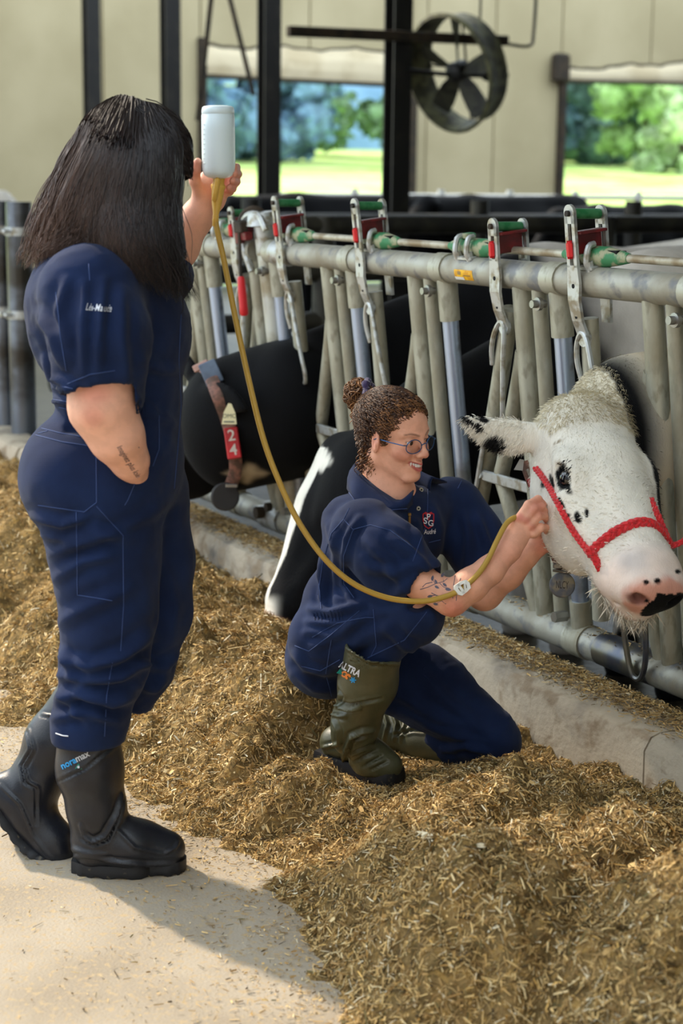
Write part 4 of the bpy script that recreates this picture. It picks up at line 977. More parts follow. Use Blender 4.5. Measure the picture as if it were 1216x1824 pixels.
# far (left) arm raised
S.chain([P(245, 520, 3.60), P(272, 505, 3.585), P(318, 440, 3.60), P(352, 385, 3.61), P(366, 363, 3.61)], [.062, .05, .0405, .032, .0285], .02)
S.ell(P(378, 338, 3.612), (.030, .017, .044), .016, np.stack([nrm(A(.9, 0, .3)), A(0, 1, 0), nrm(A(-.3, 0, .9))], 1)); S.ell(P(356, 345, 3.595), (.016, .015, .032), .014)
S.chain([P(358, 352, 3.595), P(347, 322, 3.572), P(348, 302, 3.556), P(352, 288, 3.549)], [.0145, .0118, .0105, .0085], .006)
for pts in ([(396, 318, 3.618), (413, 304, 3.612), (421, 298, 3.585), (417, 297, 3.558)], [(401, 327, 3.618), (418, 315, 3.610), (424, 310, 3.58), (418, 309, 3.552)], [(401, 337, 3.616), (416, 329, 3.605), (421, 324, 3.577), (414, 322, 3.552)], [(396, 346, 3.612), (409, 341, 3.60), (414, 336, 3.578), (408, 334, 3.560)]):
    S.chain([P(*q) for q in pts], [.0100, .0092, .0085, .0074], .0035)
V, Q = S.mesh(2); c = head_colour(V, H1, HK1)
pp = proj(V); RED = A(*lin((204, 108, 92)))
c = mix(c, RED, .45 * sstep(50, 10, np.hypot(pp[:, 0] - 168, (pp[:, 1] - 700) * 1.6)) * (V[:, 1] < 3.3)); c = mix(c, RED, .35 * sstep(30, 8, np.hypot(pp[:, 0] - 165, pp[:, 1] - 742)) * (V[:, 1] < 3.3))
c = mix(c, RED, .5 * sstep(20, 60, pp[:, 1] - 260) * 0 + .45 * (np.hypot(pp[:, 0] - 412, pp[:, 1] - 318) < 28)); c = mix(c, RED, .35 * sstep(26, 8, np.hypot(pp[:, 0] - 350, pp[:, 1] - 300)))
mk('body', V, Q, m_skin, p1, True, c); S1B = Surf(V, Q)
for x in (-1, 1):
    b = MB(); b.sphere(H1.p(.0325 * x * HK1, .0735 * HK1, .003 * HK1), .0122 * HK1, 12, 8); b.build('eye', m_white, p1)

S = SDF(axis(-.82, -.15, .0065), axis(3.0, 3.82, .0075), axis(.2, 1.50, .0065))
Rl = lambda tilt: np.stack([A(math.cos(tilt), 0, -math.sin(tilt)), A(0, 1, 0), A(math.sin(tilt), 0, math.cos(tilt))], 1)
S.ell(P(188, 578, 3.42), (.156, .185, .155), .03, Rl(.05)); S.ell(P(250, 610, 3.42), (.09, .15, .11), .06); S.ell(P(150, 520, 3.42), (.10, .17, .11), .05)
S.ell(P(209, 695, 3.42), (.130, .16, .11), .025); S.ell(P(180, 838, 3.42), (.152, .185, .140), .03); S.ell(P(135, 850, 3.40), (.105, .165, .105), .05); S.ell(P(245, 800, 3.42), (.088, .15, .14), .05)
S.cap(P(205, 470, 3.42), P(190, 540, 3.42), .085, .12, .05)
S.cap(P(170, 520, 3.28), P(215, 505, 3.56), .085, .085, .05)
# near sleeve
S.chain([P(158, 525, 3.245), P(176, 600, 3.205), P(181, 700, 3.195)], [.094, .093, .0815], .03)
# far sleeve (behind the hair)
S.chain([P(240, 520, 3.58), P(285, 490, 3.59)], [.088, .07], .03)
# legs
S.chain([P(178, 900, 3.35), P(188, 1000, 3.345), P(194, 1090, 3.335), P(186, 1180, 3.33), P(158, 1290, 3.33), P(155, 1335, 3.33)], [.128, .107, .0955, .086, .073, .068], .03)
S.chain([P(240, 890, 3.50), P(268, 1000, 3.49), P(276, 1090, 3.475), P(246, 1180, 3.49), P(205, 1240, 3.50), P(160, 1300, 3.51)], [.118, .088, .0745, .073, .072, .07], .03)
# openings: sleeve hem hollow, neck, trouser hems
S.cut(P(181, 696, 3.195), P(186, 712, 3.195) - P(178, 650, 3.21) + A(-.0, 0, 0), P(100, 760, 3.05) - A(.03, 0, .05), P(255, 640, 3.31) + A(.0, .0, .03), .004)
S.chain([P(181, 712, 3.19), P(180, 672, 3.20)], [.072, .066], .006, 's')
S.cut(P(157, 1308, 3.33), P(153, 1345, 3.33) - P(158, 1290, 3.33), P(60, 1400, 3.2), P(245, 1285, 3.46), .004)
S.cut(P(215, 1232, 3.50), P(160, 1300, 3.51) - P(246, 1180, 3.49), P(60, 1420, 3.405), P(300, 1150, 3.62), .004)
V, Q = S.mesh(2)
F1 = [([(60, 920), (110, 935), (150, 925)], 9, .008), ([(70, 950), (120, 962), (170, 945), (230, 960)], 10, .006), ([(95, 985), (150, 968), (200, 950)], 9, .008), ([(100, 1030), (150, 1000), (200, 990)], 10, .006), ([(105, 1110), (160, 1080), (230, 1050)], 13, .006),
      ([(112, 1175), (160, 1190), (220, 1170), (270, 1130)], 12, .010), ([(100, 1200), (150, 1215), (215, 1205), (262, 1180)], 10, .009), ([(97, 1245), (140, 1235), (200, 1250), (235, 1240)], 11, .010), ([(96, 1280), (150, 1268), (210, 1285)], 9, .007), ([(104, 1225), (130, 1262), (160, 1290)], 8, .006),
      ([(112, 1160), (122, 1190), (130, 1205)], 8, .006), ([(70, 560), (95, 600), (110, 655)], 10, .008), ([(80, 640), (95, 672), (130, 690)], 9, .008), ([(118, 500), (105, 560), (122, 640)], 9, .006), ([(150, 505), (148, 590), (150, 665)], 9, .005), ([(185, 500), (178, 590), (172, 660)], 10, .006), ([(215, 520), (215, 600), (225, 690)], 12, .006),
      ([(85, 688), (110, 694), (135, 690)], 5, .006), ([(75, 712), (105, 716), (138, 716)], 5, .004), ([(240, 700), (270, 735), (318, 760)], 9, .004), ([(255, 640), (290, 660), (325, 655)], 10, .004), ([(205, 950), (260, 920), (310, 890)], 10, .003), ([(290, 1000), (310, 1080), (300, 1150)], 14, .005), ([(240, 1180), (290, 1190), (320, 1160)], 9, .006), ([(245, 1225), (275, 1225), (300, 1200)], 8, .006)]
V = folds(V, Q, F1); V = V + vnormals(V, Q) * crumple(V, 3)[:, None]
pp = proj(V)
mk('coverall', V, Q, m_cloth, p1, True); S1 = Surf(V, Q); cov1 = bpy.data.objects['coverall']
# seams, pockets, waistband
b = MB()
for xy in ([(85, 768), (68, 772)], [(62, 760), (110, 772), (170, 782)], [(64, 775), (110, 787), (170, 796)], [(171, 782), (172, 895), (150, 912)], [(150, 912), (110, 906), (68, 900)], [(136, 912), (138, 1060)], [(138, 1060), (200, 1070)], [(172, 902), (219, 954), (220, 1080), (215, 1160)], [(200, 1180), (190, 1240), (186, 1312)], [(244, 852), (228, 890), (222, 900)], [(138, 718), (95, 712), (84, 705)], [(90, 684), (136, 694)], [(86, 722), (138, 732)], [(120, 684), (160, 667), (205, 660)],
           [(322, 560), (318, 640), (322, 720), (316, 800), (310, 870)], [(158, 470), (160, 500)], [(100, 520), (108, 600), (118, 660)], [(283, 740), (283, 800), (272, 830)]):
    S1.seam(b, xy, .0011, .0004)
tag(b.build('seam', m_seam, cov1), kind='stuff')
# the open sleeve hem band
decal('sleeve_name', S1, 'Léa-Maude', 175, 549, 18, -4, m_thread, p1, .0016, shear=.3, bold=.002, wid=.60)
decal('tattoo', S1B, 'Imaginez plus loin', 229, 822, 15, -57, m_ink, p1, .0008, shear=.3, wid=.62)
b = MB(); q = S1B.hit(247, 797, .0004); b.sphere(q, .0013, 6, 4); b.build('mole', m_ink, p1)
# the belt loop of thread at the trouser hem
b = MB(); S1.seam(b, [(100, 1306), (112, 1310), (122, 1311)], .0014, .001); b.build('hem_thread', m_thread, cov1) if b.V else None

def boot(name, parent, shaft, rad, foot, frad, solepts, solew, mat, matsole, ribs, h=.0042, cutp=None, extra=None):
    """rubber boot: shaft and foot as one surface, plus a treaded sole"""
    allp = np.array(shaft + foot); lo = allp.min(0) - .11; hi = allp.max(0) + .11
    S = SDF(axis(lo[0], hi[0], h), axis(lo[1], hi[1], h), axis(lo[2], hi[2], h)); S.chain(shaft, rad, .025); S.chain(foot, frad, .03)
    if extra: extra(S)
    if cutp: S.cut(cutp[0], cutp[1], lo, hi, .003); S.cap(cutp[0] + cutp[1] * .02, cutp[0] - cutp[1] * .05, rad[0] - .006, rad[0] - .008, .003, 's')
    return S
# near boot: sole plane z=0, heel to toe
def sole(name, parent, pts, ws, z0, z1, mat, lug=True, tilt=None):
    """a sole outline along a centre line, with lugs cut at the side"""
    pts = np.asarray(pts, float); n = 40; L = spline(pts, n); W_ = np.interp(np.linspace(0, 1, n), np.linspace(0, 1, len(ws)), ws)
    T = np.gradient(L, axis=0); up = A(0, 0, 1) if tilt is None else tilt; V = []; F = []
    for i in range(n):
        t = nrm(T[i] - up * (T[i] @ up)); sd = np.cross(up, t); lg = (.0025 if (i // 2) % 2 and lug else 0)
        for u, v in ((-1, z0 + lg * 1.5), (-1.05, (z0 + z1) * .5), (-.90, z1), (.90, z1), (1.05, (z0 + z1) * .5), (1, z0 + lg * 1.5)): V.append(L[i] + sd * W_[i] * (u - np.sign(u) * lg * 7) + up * v)
    for i in range(n - 1):
        for k in range(6): F.append((i * 6 + k, i * 6 + (k + 1) % 6, i * 6 + 6 + (k + 1) % 6, i * 6 + 6 + k))
    F += [(5, 4, 3, 2, 1, 0), tuple(range((n - 1) * 6, n * 6))]
    return mk(name, V, F, mat, parent, True, None, 45)
ah = P(168, 1455, 3.335); toe = PZ(306, 1520, .055); hl = PZ(150, 1520, .05)
toeg, heelg = PZ(318, 1548, 0), PZ(140, 1552, 0)
SH = [P(157, 1296, 3.33), P(160, 1370, 3.33), P(172, 1440, 3.335), P(176, 1480, 3.34)]
S = boot('boot', p1, SH, [.0665, .066, .058, .053], [heelg + A(.035, .0, .058), heelg + A(.11, .0, .062), toeg + A(-.075, 0, .052), toeg + A(-.025, 0, .045)], [.047, .047, .045, .038], None, None, m_rub, m_rubsole, None)
S.ell(toeg + A(-.05, 0, .045), (.055, .045, .030), .02); S.cut(A(0, 0, .014), A(0, 0, -1), A(-.8, 3.0, -.1), A(0, 3.6, .03), .004)
V, Q = S.mesh(2)
grooves = [([(104, 1392), (150, 1370), (205, 1325)], 2.5, -.0025), ([(218, 1415), (208, 1450), (185, 1490), (165, 1500), (150, 1490), (143, 1470)], 3.2, .004), ([(222, 1418), (212, 1455), (190, 1497), (165, 1506), (146, 1494)], 2.5, -.003), ([(128, 1525), (170, 1528), (205, 1535), (260, 1540), (330, 1538)], 3, .0035), ([(210, 1480), (240, 1510), (290, 1522)], 3, .002), ([(295, 1520), (312, 1510), (318, 1500)], 2.5, .003), ([(130, 1512), (150, 1520), (190, 1524)], 4, .003)]
V = folds(V, Q, [(a_, w_ * 1.15, h_ * 1.3) for a_, w_, h_ in grooves]); b1 = mk('boot', V, Q, m_rub, p1); SB1 = Surf(V, Q)
sole('sole', b1, [heelg + A(-.014, .0, 0), heelg + A(.01, .0, 0), heelg + A(.05, .0, 0), heelg + A(.12, -.002, 0), toeg + A(-.08, 0, 0), toeg + A(-.02, 0, 0), toeg + A(.006, 0, 0), toeg + A(.016, 0, 0)], [.010, .029, .040, .040, .044, .043, .030, .010], .0, .027, m_rubsole)
def two_tone(surf, x, y, h, ang, parent, a, b_, ma, mb_, wid=.9, gap=1.0):
    ca, sa = math.cos(math.radians(ang)), math.sin(math.radians(ang)); d = h * wid * .58
    la, lb_ = len(a) * d * 1.0, len(b_) * d * 1.08; tot = (la + lb_) * .84; la *= .84; lb_ *= .84
    xa = -tot / 2 + la / 2; xb = tot / 2 - lb_ / 2
    decal('logo', surf, a, x + xa * ca, y - xa * sa, h, ang, ma, parent, .0012, bold=.02, wid=wid); decal('logo', surf, b_, x + xb * ca, y - xb * sa, h, ang, mb_, parent, .0012, bold=.02, wid=wid)
m_lblue, m_lgrey, m_teal, m_orange = M('logo blue', (40, 150, 214), .5), M('logo grey', (186, 188, 194), .5), M('logo teal', (24, 128, 108), .5), M('logo orange', (226, 122, 40), .5)
two_tone(SB1, 133, 1354, 17, 27, b1, 'nora', 'max', m_lblue, m_lgrey)
tri = (np.array([(0, .55, 0), (-.6, -.45, 0), (.6, -.45, 0)]), [(0, 1, 2)])
decal('safety_mark', SB1, '', 140, 1365, 10, 0, m_teal, b1, .0012, vert=tri)
disc = (np.array([(math.cos(t) * .22, -.1 + math.sin(t) * .22, 0) for t in np.linspace(0, 2 * PI, 10)[:-1]]), [tuple(range(9))]); decal('safety_mark', SB1, '', 140, 1365, 10, 0, m_lgrey, b1, .0018, vert=disc)
# far boot: heel lifted, on its toes
S_ = [P(152, 1245, 3.50), P(100, 1320, 3.485), P(62, 1395, 3.47), P(52, 1425, 3.46)]
FT = [P(30, 1425, 3.46), P(62, 1462, 3.45), P(96, 1500, 3.435), P(104, 1518, 3.425)]
S = boot('boot', p1, S_, [.066, .064, .055, .052], FT, [.045, .043, .041, .033], None, None, None, None, None)
S.ell(P(8, 1408, 3.465), (.034, .038, .04), .02)
V, Q = S.mesh(2); V = folds(V, Q, [([(48, 1302), (56, 1335), (38, 1365), (45, 1395), (64, 1405), (64, 1470)], 2.6, -.003), ([(52, 1300), (60, 1335), (43, 1366), (50, 1392), (68, 1402)], 2.6, .0025), ([(75, 1272), (100, 1276)], 2.5, .003), ([(0, 1398), (35, 1432), (60, 1490), (95, 1535)], 3, .003)])
b2 = mk('boot', V, Q, m_rub, p1); up_ = nrm(P(62, 1395, 3.47) - P(15, 1440, 3.44)); fd = nrm(P(96, 1520, 3.42) - P(5, 1420, 3.46)); up_ = nrm(up_ - fd * (up_ @ fd))
base_ = [P(-24, 1418, 3.462), P(-4, 1456, 3.45), P(38, 1512, 3.437), P(78, 1540, 3.425), P(108, 1547, 3.418)]
sole('sole', b2, base_, [.032, .038, .042, .042, .026], -.006, .016, m_rubsole, True, up_)
for q in b2.children: pass

# hair of the standing woman: a solid under-mass and long wavy strands over it
G1 = [[(212, 211, 3.46), (165, 246, 3.47), (118, 330, 3.45), (84, 412, 3.43), (58, 484, 3.42)], [(219, 208, 3.445), (172, 254, 3.40), (132, 340, 3.38), (106, 420, 3.36), (80, 492, 3.35)], [(226, 206, 3.43), (187, 264, 3.35), (150, 350, 3.325), (132, 415, 3.31), (100, 462, 3.30)],
      [(233, 205, 3.42), (205, 275, 3.325), (178, 360, 3.305), (160, 420, 3.29), (138, 452, 3.27)], [(240, 205, 3.415), (224, 285, 3.325), (205, 370, 3.30), (200, 440, 3.265), (205, 490, 3.25)], [(247, 206, 3.41), (243, 290, 3.325), (234, 380, 3.30), (238, 450, 3.26), (258, 515, 3.245)],
      [(254, 207, 3.405), (264, 290, 3.33), (260, 380, 3.31), (270, 460, 3.28), (296, 535, 3.27)], [(261, 208, 3.4), (280, 275, 3.34), (276, 360, 3.33), (292, 450, 3.30), (318, 548, 3.30)], [(268, 211, 3.4), (300, 248, 3.375), (300, 318, 3.365), (290, 390, 3.35), (300, 470, 3.33), (322, 545, 3.33)]]
G3 = [np.array([P(*q) for q in g]) for g in G1]; GS = np.stack([spline(g, 24) for g in G3])          # (9,24,3)
S = SDF(axis(-.75, -.2, .006), axis(3.15, 3.62, .007), axis(1.12, 1.66, .006))
for g in GS:
    S.chain([q for q in g[:19:2]], [.020 + .010 * math.sin(PI * i / 11) for i in range(10)], .016)
S.ell(H1.p(0, -.02, .035), A(.082, .103, .085) * 1.0, .02, H1.R); S.cap(H1.p(0, -.03, .0), P(205, 430, 3.42), .085, .085, .03); 
S.chain([P(290, 232, 3.40), P(312, 258, 3.40), P(322, 290, 3.415)], [.02, .014, .006], .012)
V, Q = S.mesh(2)
DK, LB = A(*lin((30, 23, 24))), A(*lin((112, 82, 66)))
hb = mk('hair', V, Q, m_hair1, p1, True, np.tile(DK, (len(V), 1)))
r = np.random.default_rng(5); n = 5200; m = 24; u = r.random(n) * 7.999; i0 = u.astype(int); f = (u - i0)[:, None, None]; base = GS[i0] * (1 - f) + GS[i0 + 1] * f
t = np.linspace(0, 1, m)[None, :, None]; out = np.cross(np.gradient(base, axis=1), CR); out = -np.tile(CF, (n, m, 1)) * .7 + A(-.5, 0, .3) * (1 - u[:, None, None] / 8) + A(.4, 0, .3) * (u[:, None, None] / 8)
out /= np.linalg.norm(out, axis=2)[..., None]
lift = (.024 + .016 * r.random((n, 1, 1))) * np.sin(PI * (.08 + .8 * t)) ** .5
clump = np.floor(u * 7) * 1.7; ph = clump[:, None, None] + r.normal(size=(n, 1, 1)) * .28; wav = (np.sin(t * 15 + ph) * .011 + np.sin(t * 27 + 2 * ph) * .004) * t ** 1.1
lat = r.normal(size=(n, 1, 1)) * .010 * (t + .2); end = 1 - .22 * r.random((n, 1, 1))
P3 = base + out * lift + CR * (wav + lat) - UZ * (1 - end) * 0
idx = (np.clip(np.linspace(0, 1, m)[None] * end[:, :, 0] * (m - 1), 0, m - 1)); lo_ = np.floor(idx).astype(int); hi_ = np.minimum(lo_ + 1, m - 1); ff = (idx - lo_)[..., None]
P3 = np.take_along_axis(P3, lo_[..., None].repeat(3, 2), 1) * (1 - ff) + np.take_along_axis(P3, hi_[..., None].repeat(3, 2), 1) * ff
# the front lock sweeping over the forehead
g1 = spline([P(*q) for q in ((250, 206, 3.40), (296, 226, 3.385), (322, 262, 3.385), (331, 298, 3.40), (318, 313, 3.42))], m); g2 = spline([P(*q) for q in ((244, 206, 3.37), (284, 236, 3.345), (306, 272, 3.345), (312, 302, 3.36), (304, 322, 3.37))], m); nf = 420; w_ = r.random((nf, 1, 1)); Pf = g1 * w_ + g2 * (1 - w_) + r.normal(size=(nf, 1, 3)) * .003
P3 = np.concatenate([P3, Pf]); col0 = None
for _ in range(2):                                                 # keep every strand just outside the under-mass
    q = P3.reshape(-1, 3); ii = [np.clip(np.searchsorted(S.ax[k], q[:, k]) - 1, 1, len(S.ax[k]) - 3) for k in range(3)]; Fv = S.F
    v = Fv[ii[0], ii[1], ii[2]]; gr = np.stack([Fv[ii[0] + 1, ii[1], ii[2]] - Fv[ii[0] - 1, ii[1], ii[2]], Fv[ii[0], ii[1] + 1, ii[2]] - Fv[ii[0], ii[1] - 1, ii[2]], Fv[ii[0], ii[1], ii[2] + 1] - Fv[ii[0], ii[1], ii[2] - 1]], 1); gr /= np.linalg.norm(gr, axis=1)[:, None] + 1e-9
    tgt_ = (.004 + .006 * r.random((len(P3), 1)) * np.ones((1, m))).ravel(); P3 = (q + gr * np.maximum(tgt_ - v, 0)[:, None] * (np.abs(v) < .5)[:, None]).reshape(P3.shape)
P3[:, 1:-1] = (P3[:, :-2] + 2 * P3[:, 1:-1] + P3[:, 2:]) / 4
u = np.concatenate([u, np.full(nf, 8.0)]); n = len(u)
rad = .00125 * (1.0 - .75 * np.linspace(0, 1, m) ** 2)
mixc = np.clip(t * (1.3 - u[:, None, None] / 4.5) + r.normal(size=(n, 1, 1)) * .18 * t, 0, 1); col = DK * (1 - mixc * .8) + LB * mixc * .8
strands('hair_strands', P3, rad, col * r.uniform(.7, 1.25, (n, 1, 1)), m_hair1, hb)
b = MB()
for pts in ([(300, 440, 3.30), (320, 500, 3.29), (326, 545, 3.29), (322, 560, 3.29)], [(110, 448, 3.28), (128, 462, 3.27), (140, 464, 3.265), (143, 452, 3.265)], [(150, 440, 3.27), (158, 460, 3.26), (160, 472, 3.255)]): b.tube(spline([P(*q) for q in pts], 14), np.linspace(.0012, .0005, 14), 4)
b.build('loose_strand', m_hair1, hb, col=np.tile(DK, (sum(len(v) for v in b.V), 1)))
# ---------------------------------------------------------------- the kneeling woman
p2 = thing('person', A(.15, 3.86, 0), 'kneeling person in navy coverall and blue glasses with a bun, smiling at the cow', 'person')
H2 = frame(P(702, 775, 3.80), A(.735, -.665, -.10), A(-.06, .0, 1)); HK2 = .855
fw = nrm(A(.72, -.60, 0)); rt = np.cross(fw, UZ); sp = nrm(P(712, 880, 3.82) - P(590, 1120, 3.88)); Rt = np.stack([rt, nrm(np.cross(sp, rt)), sp], 1)
hN, hF = P(935, 930, 3.70), P(960, 970, 3.79)
S = body_axes((-.22, 3.45, .02), (.62, 4.25, 1.08), .009, [(H2.o - A(.13, .13, .15), H2.o + A(.13, .13, .14), .0021), (hN - .075, hN + .095, .0032)])
smin_head(S, H2, HK2, 1.0)
nk = P(690, 895, 3.83); S.cap(H2.p(0, -.022, -.05), nk, .050, .058, .025); S.cap(nk, P(672, 945, 3.85), .06, .1, .05)
S.ell(P(672, 985, 3.85), (.13, .075, .12), .03, Rt); S.ell(P(622, 1080, 3.87), (.10, .07, .09), .03, Rt); S.ell(P(600, 1145, 3.88), (.09, .065, .07), .03, Rt)
S.chain([P(590, 1138, 3.82), P(738, 1092, 3.67), P(662, 1190, 3.705)], [.06, .045, .036], .02); S.chain([P(650, 1150, 4.0), P(880, 1320, 3.93), P(760, 1320, 4.05)], [.065, .045, .036], .02)
# near arm: sleeve, elbow, forearm, hand
S.chain([P(650, 950, 3.71), P(745, 1035, 3.62), P(803, 1066, 3.585)], [.042, .0385, .036], .012); S.ell(P(808, 1078, 3.587), (.020, .020, .019), .015)
S.chain([P(803, 1066, 3.585), P(838, 1042, 3.60), P(872, 1016, 3.63), P(905, 982, 3.665)], [.0370, .0370, .0310, .0245], .015)
ax_ = nrm(P(932, 930, 3.70) - P(903, 985, 3.665)); nv = nrm(np.cross(ax_, A(.6, .5, .2))); Rh = np.stack([np.cross(ax_, -CF + ax_ * (ax_ @ CF)), ax_, -CF], 1)
S.ell(P(920, 952, 3.685), (.030, .046, .0165), .015, np.stack([nrm(np.cross(ax_, -CF)), ax_, nrm(np.cross(nrm(np.cross(ax_, -CF)), ax_))], 1))
S.cap(P(906, 980, 3.667), P(914, 962, 3.68), .0255, .024, .014)
for pts in ([(925, 924, 3.692), (941, 899, 3.70), (958, 889, 3.725), (968, 898, 3.745)], [(934, 926, 3.69), (950, 907, 3.695), (964, 903, 3.72), (972, 912, 3.745)], [(944, 936, 3.69), (957, 920, 3.697), (969, 919, 3.725), (974, 928, 3.75)], [(950, 950, 3.692), (962, 940, 3.70), (971, 940, 3.73), (973, 947, 3.75)]):
    S.chain([P(*q) for q in pts], [.0118, .0098, .0086, .0072], .005)
S.chain([P(922, 958, 3.70), P(936, 930, 3.735), P(950, 908, 3.755), P(960, 898, 3.765)], [.014, .0115, .010, .0085], .006)
# far arm and hand
S.chain([P(822, 905, 3.97), P(858, 1010, 3.90), P(862, 1055, 3.86), P(905, 1022, 3.82), P(938, 993, 3.80)], [.05, .044, .040, .033, .026], .02)
S.ell(P(955, 974, 3.795), (.038, .022, .026), .015, np.stack([nrm(P(975, 958, 3.79) - P(938, 993, 3.80)), A(0, 1, 0), nrm(A(-.5, 0, .6))], 1))
for pts in ([(964, 966, 3.79), (978, 957, 3.785), (990, 948, 3.80)], [(966, 973, 3.79), (981, 966, 3.782), (993, 955, 3.80)], [(962, 980, 3.79), (974, 976, 3.783), (986, 965, 3.795)], [(954, 958, 3.79), (962, 940, 3.785), (972, 930, 3.79)]): S.chain([P(*q) for q in pts], [.0105, .0095, .008], .005)
V, Q = S.mesh(1); c = head_colour(V, H2, HK2, A(*lin((234, 172, 144))), 1.0); pp = proj(V); RED = A(*lin((206, 104, 92)))
for (x, y, rr, fct) in ((926, 922, 10, .6), (938, 928, 9, .5), (948, 940, 9, .45), (808, 1086, 26, .45), (955, 905, 22, .35), (968, 975, 24, .4), (905, 985, 30, .12)): c = mix(c, RED, fct * sstep(1.2, .3, np.hypot(pp[:, 0] - x, pp[:, 1] - y) / rr) * (V[:, 2] < 1.0) * (pp[:, 0] > 740))
mk('body', V, Q, m_skin, p2, True, c); S2B = Surf(V, Q)
m_scl = M('eye white', (226, 220, 214), .25); m_iris = M('brown iris', (58, 36, 24), .15)
for x in (-1, 1):
    e0 = H2.p(.0325 * x * HK2, .0740 * HK2, .003 * HK2); b = MB(); b.sphere(e0, .0122 * HK2, 16, 12); ey = b.build('eye', m_scl, p2)
    g = nrm(A(.8, -.35, -.35)); b = MB(); b.sphere(e0 + g * .0072, .0062, 12, 8); b.build('iris', m_iris, ey)
# teeth
b = MB()
for i in range(-4, 5):
    x = i * .0052; y = .0925 - .013 * (x / .0225) ** 2; b.box(H2.p(x * HK2, y * HK2, (-.0632 + .006 * (x / .025) ** 2) * HK2), (.00245, .002, .0042), R=H2.R, bev=.001)
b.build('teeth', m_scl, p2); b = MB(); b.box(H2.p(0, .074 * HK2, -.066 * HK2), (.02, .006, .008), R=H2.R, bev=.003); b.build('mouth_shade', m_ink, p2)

S = SDF(axis(-.26, .50, .0065), axis(3.48, 4.25, .0075), axis(.02, .93, .0065))
KT = .022
S.ell(P(668, 985, 3.85), (.165, .104, .150), KT, Rt); S.ell(P(640, 935, 3.85), (.11, .080, .07), KT, Rt); S.ell(P(728, 955, 3.88), (.105, .075, .12), KT, Rt); S.ell(P(622, 1075, 3.87), (.132, .100, .11), KT, Rt); S.ell(P(594, 1145, 3.89), (.125, .098, .10), KT, Rt); S.ell(P(576, 1182, 3.90), (.105, .090, .085), KT, Rt)
S.cap(P(645, 940, 3.73), P(800, 895, 3.98), .062, .058, KT); S.cap(P(690, 900, 3.84), P(680, 930, 3.85), .078, .09, KT)
S.chain([P(652, 955, 3.715), P(692, 988, 3.67), P(742, 1030, 3.625)], [.078, .080, .062], KT)            # near sleeve
S.chain([P(812, 908, 3.975), P(842, 960, 3.94), P(862, 1005, 3.91)], [.072, .074, .068], KT)          # far sleeve
S.chain([P(580, 1138, 3.80), P(650, 1098, 3.74), P(738, 1090, 3.665)], [.090, .080, .068], KT)         # near thigh
S.chain([P(735, 1098, 3.665), P(706, 1124, 3.675), P(668, 1180, 3.695)], [.062, .050, .040], .012)        # shin into the boot
S.ell(P(750, 1102, 3.67), (.046, .05, .056), KT)
S.chain([P(650, 1180, 3.98), P(770, 1232, 3.96), P(868, 1308, 3.925)], [.10, .094, .068], KT)          # far thigh
S.chain([P(872, 1312, 3.925), P(800, 1318, 4.0), P(765, 1316, 4.04)], [.064, .060, .056], KT)            # far shin on the ground
S.ell(P(745, 1212, 3.97), (.09, .075, .095), KT); S.ell(P(890, 1325, 3.925), (.05, .05, .05), KT)
S.cut(P(754, 1040, 3.612), P(760, 1046, 3.605) - P(700, 1000, 3.66), P(690, 1120, 3.45), P(800, 980, 3.80), .004); S.cap(P(765, 1050, 3.605), P(735, 1026, 3.63), .047, .045, .005, 's')
S.cap(P(690, 840, 3.82), P(690, 900, 3.83), .058, .056, .01, 's')
S.cut(P(866, 1012, 3.905), P(870, 1025, 3.90) - P(842, 960, 3.94), P(800, 1060, 3.75), P(925, 985, 4.05), .004); S.cap(P(868, 1025, 3.90), P(860, 1000, 3.91), .056, .054, .005, 's')
V, Q = S.mesh(2)
F2 = [([(640, 925), (615, 960), (612, 1040), (625, 1070)], 7, .007), ([(650, 960), (690, 1000), (720, 1050)], 10, .007), ([(700, 960), (735, 985), (765, 1020)], 9, .007), ([(660, 1010), (700, 1020), (745, 1005)], 9, .006), ([(640, 1040), (690, 1060), (735, 1050)], 9, .006), ([(565, 990), (575, 1040), (572, 1075)], 7, .008), ([(585, 930), (600, 985), (598, 1060)], 9, .006),
      ([(552, 1085), (590, 1092), (640, 1078)], 8, .010), ([(548, 1108), (590, 1110), (640, 1098)], 8, .008), ([(545, 1125), (585, 1128), (630, 1110)], 7, .007), ([(560, 1150), (610, 1130), (650, 1100)], 9, .007), ([(600, 1160), (650, 1130), (700, 1115)], 10, .006), ([(600, 1185), (640, 1150), (690, 1130)], 9, .005), ([(525, 1165), (545, 1190), (580, 1200)], 8, .006), ([(528, 1200), (560, 1225), (590, 1230)], 9, .006),
      ([(690, 1120), (720, 1150), (750, 1160)], 9, .006), ([(735, 1065), (760, 1080), (775, 1110)], 9, .004), ([(700, 1230), (760, 1270), (830, 1300)], 11, .006), ([(720, 1270), (780, 1300), (850, 1325)], 9, .006), ([(745, 1195), (800, 1250), (860, 1300)], 12, .005), ([(790, 1335), (830, 1330), (870, 1340)], 6, .006), ([(700, 910), (740, 930), (755, 990)], 8, .004), ([(825, 915), (835, 960), (830, 1010)], 9, .006), ([(850, 920), (865, 960), (880, 990)], 8, .006), ([(770, 900), (785, 940), (780, 1000)], 8, .004)]
V = folds(V, Q, F2); V = V + vnormals(V, Q) * crumple(V, 8)[:, None]
cov2 = mk('coverall', V, Q, m_cloth, p2, True); S2 = Surf(V, Q)
b = MB()
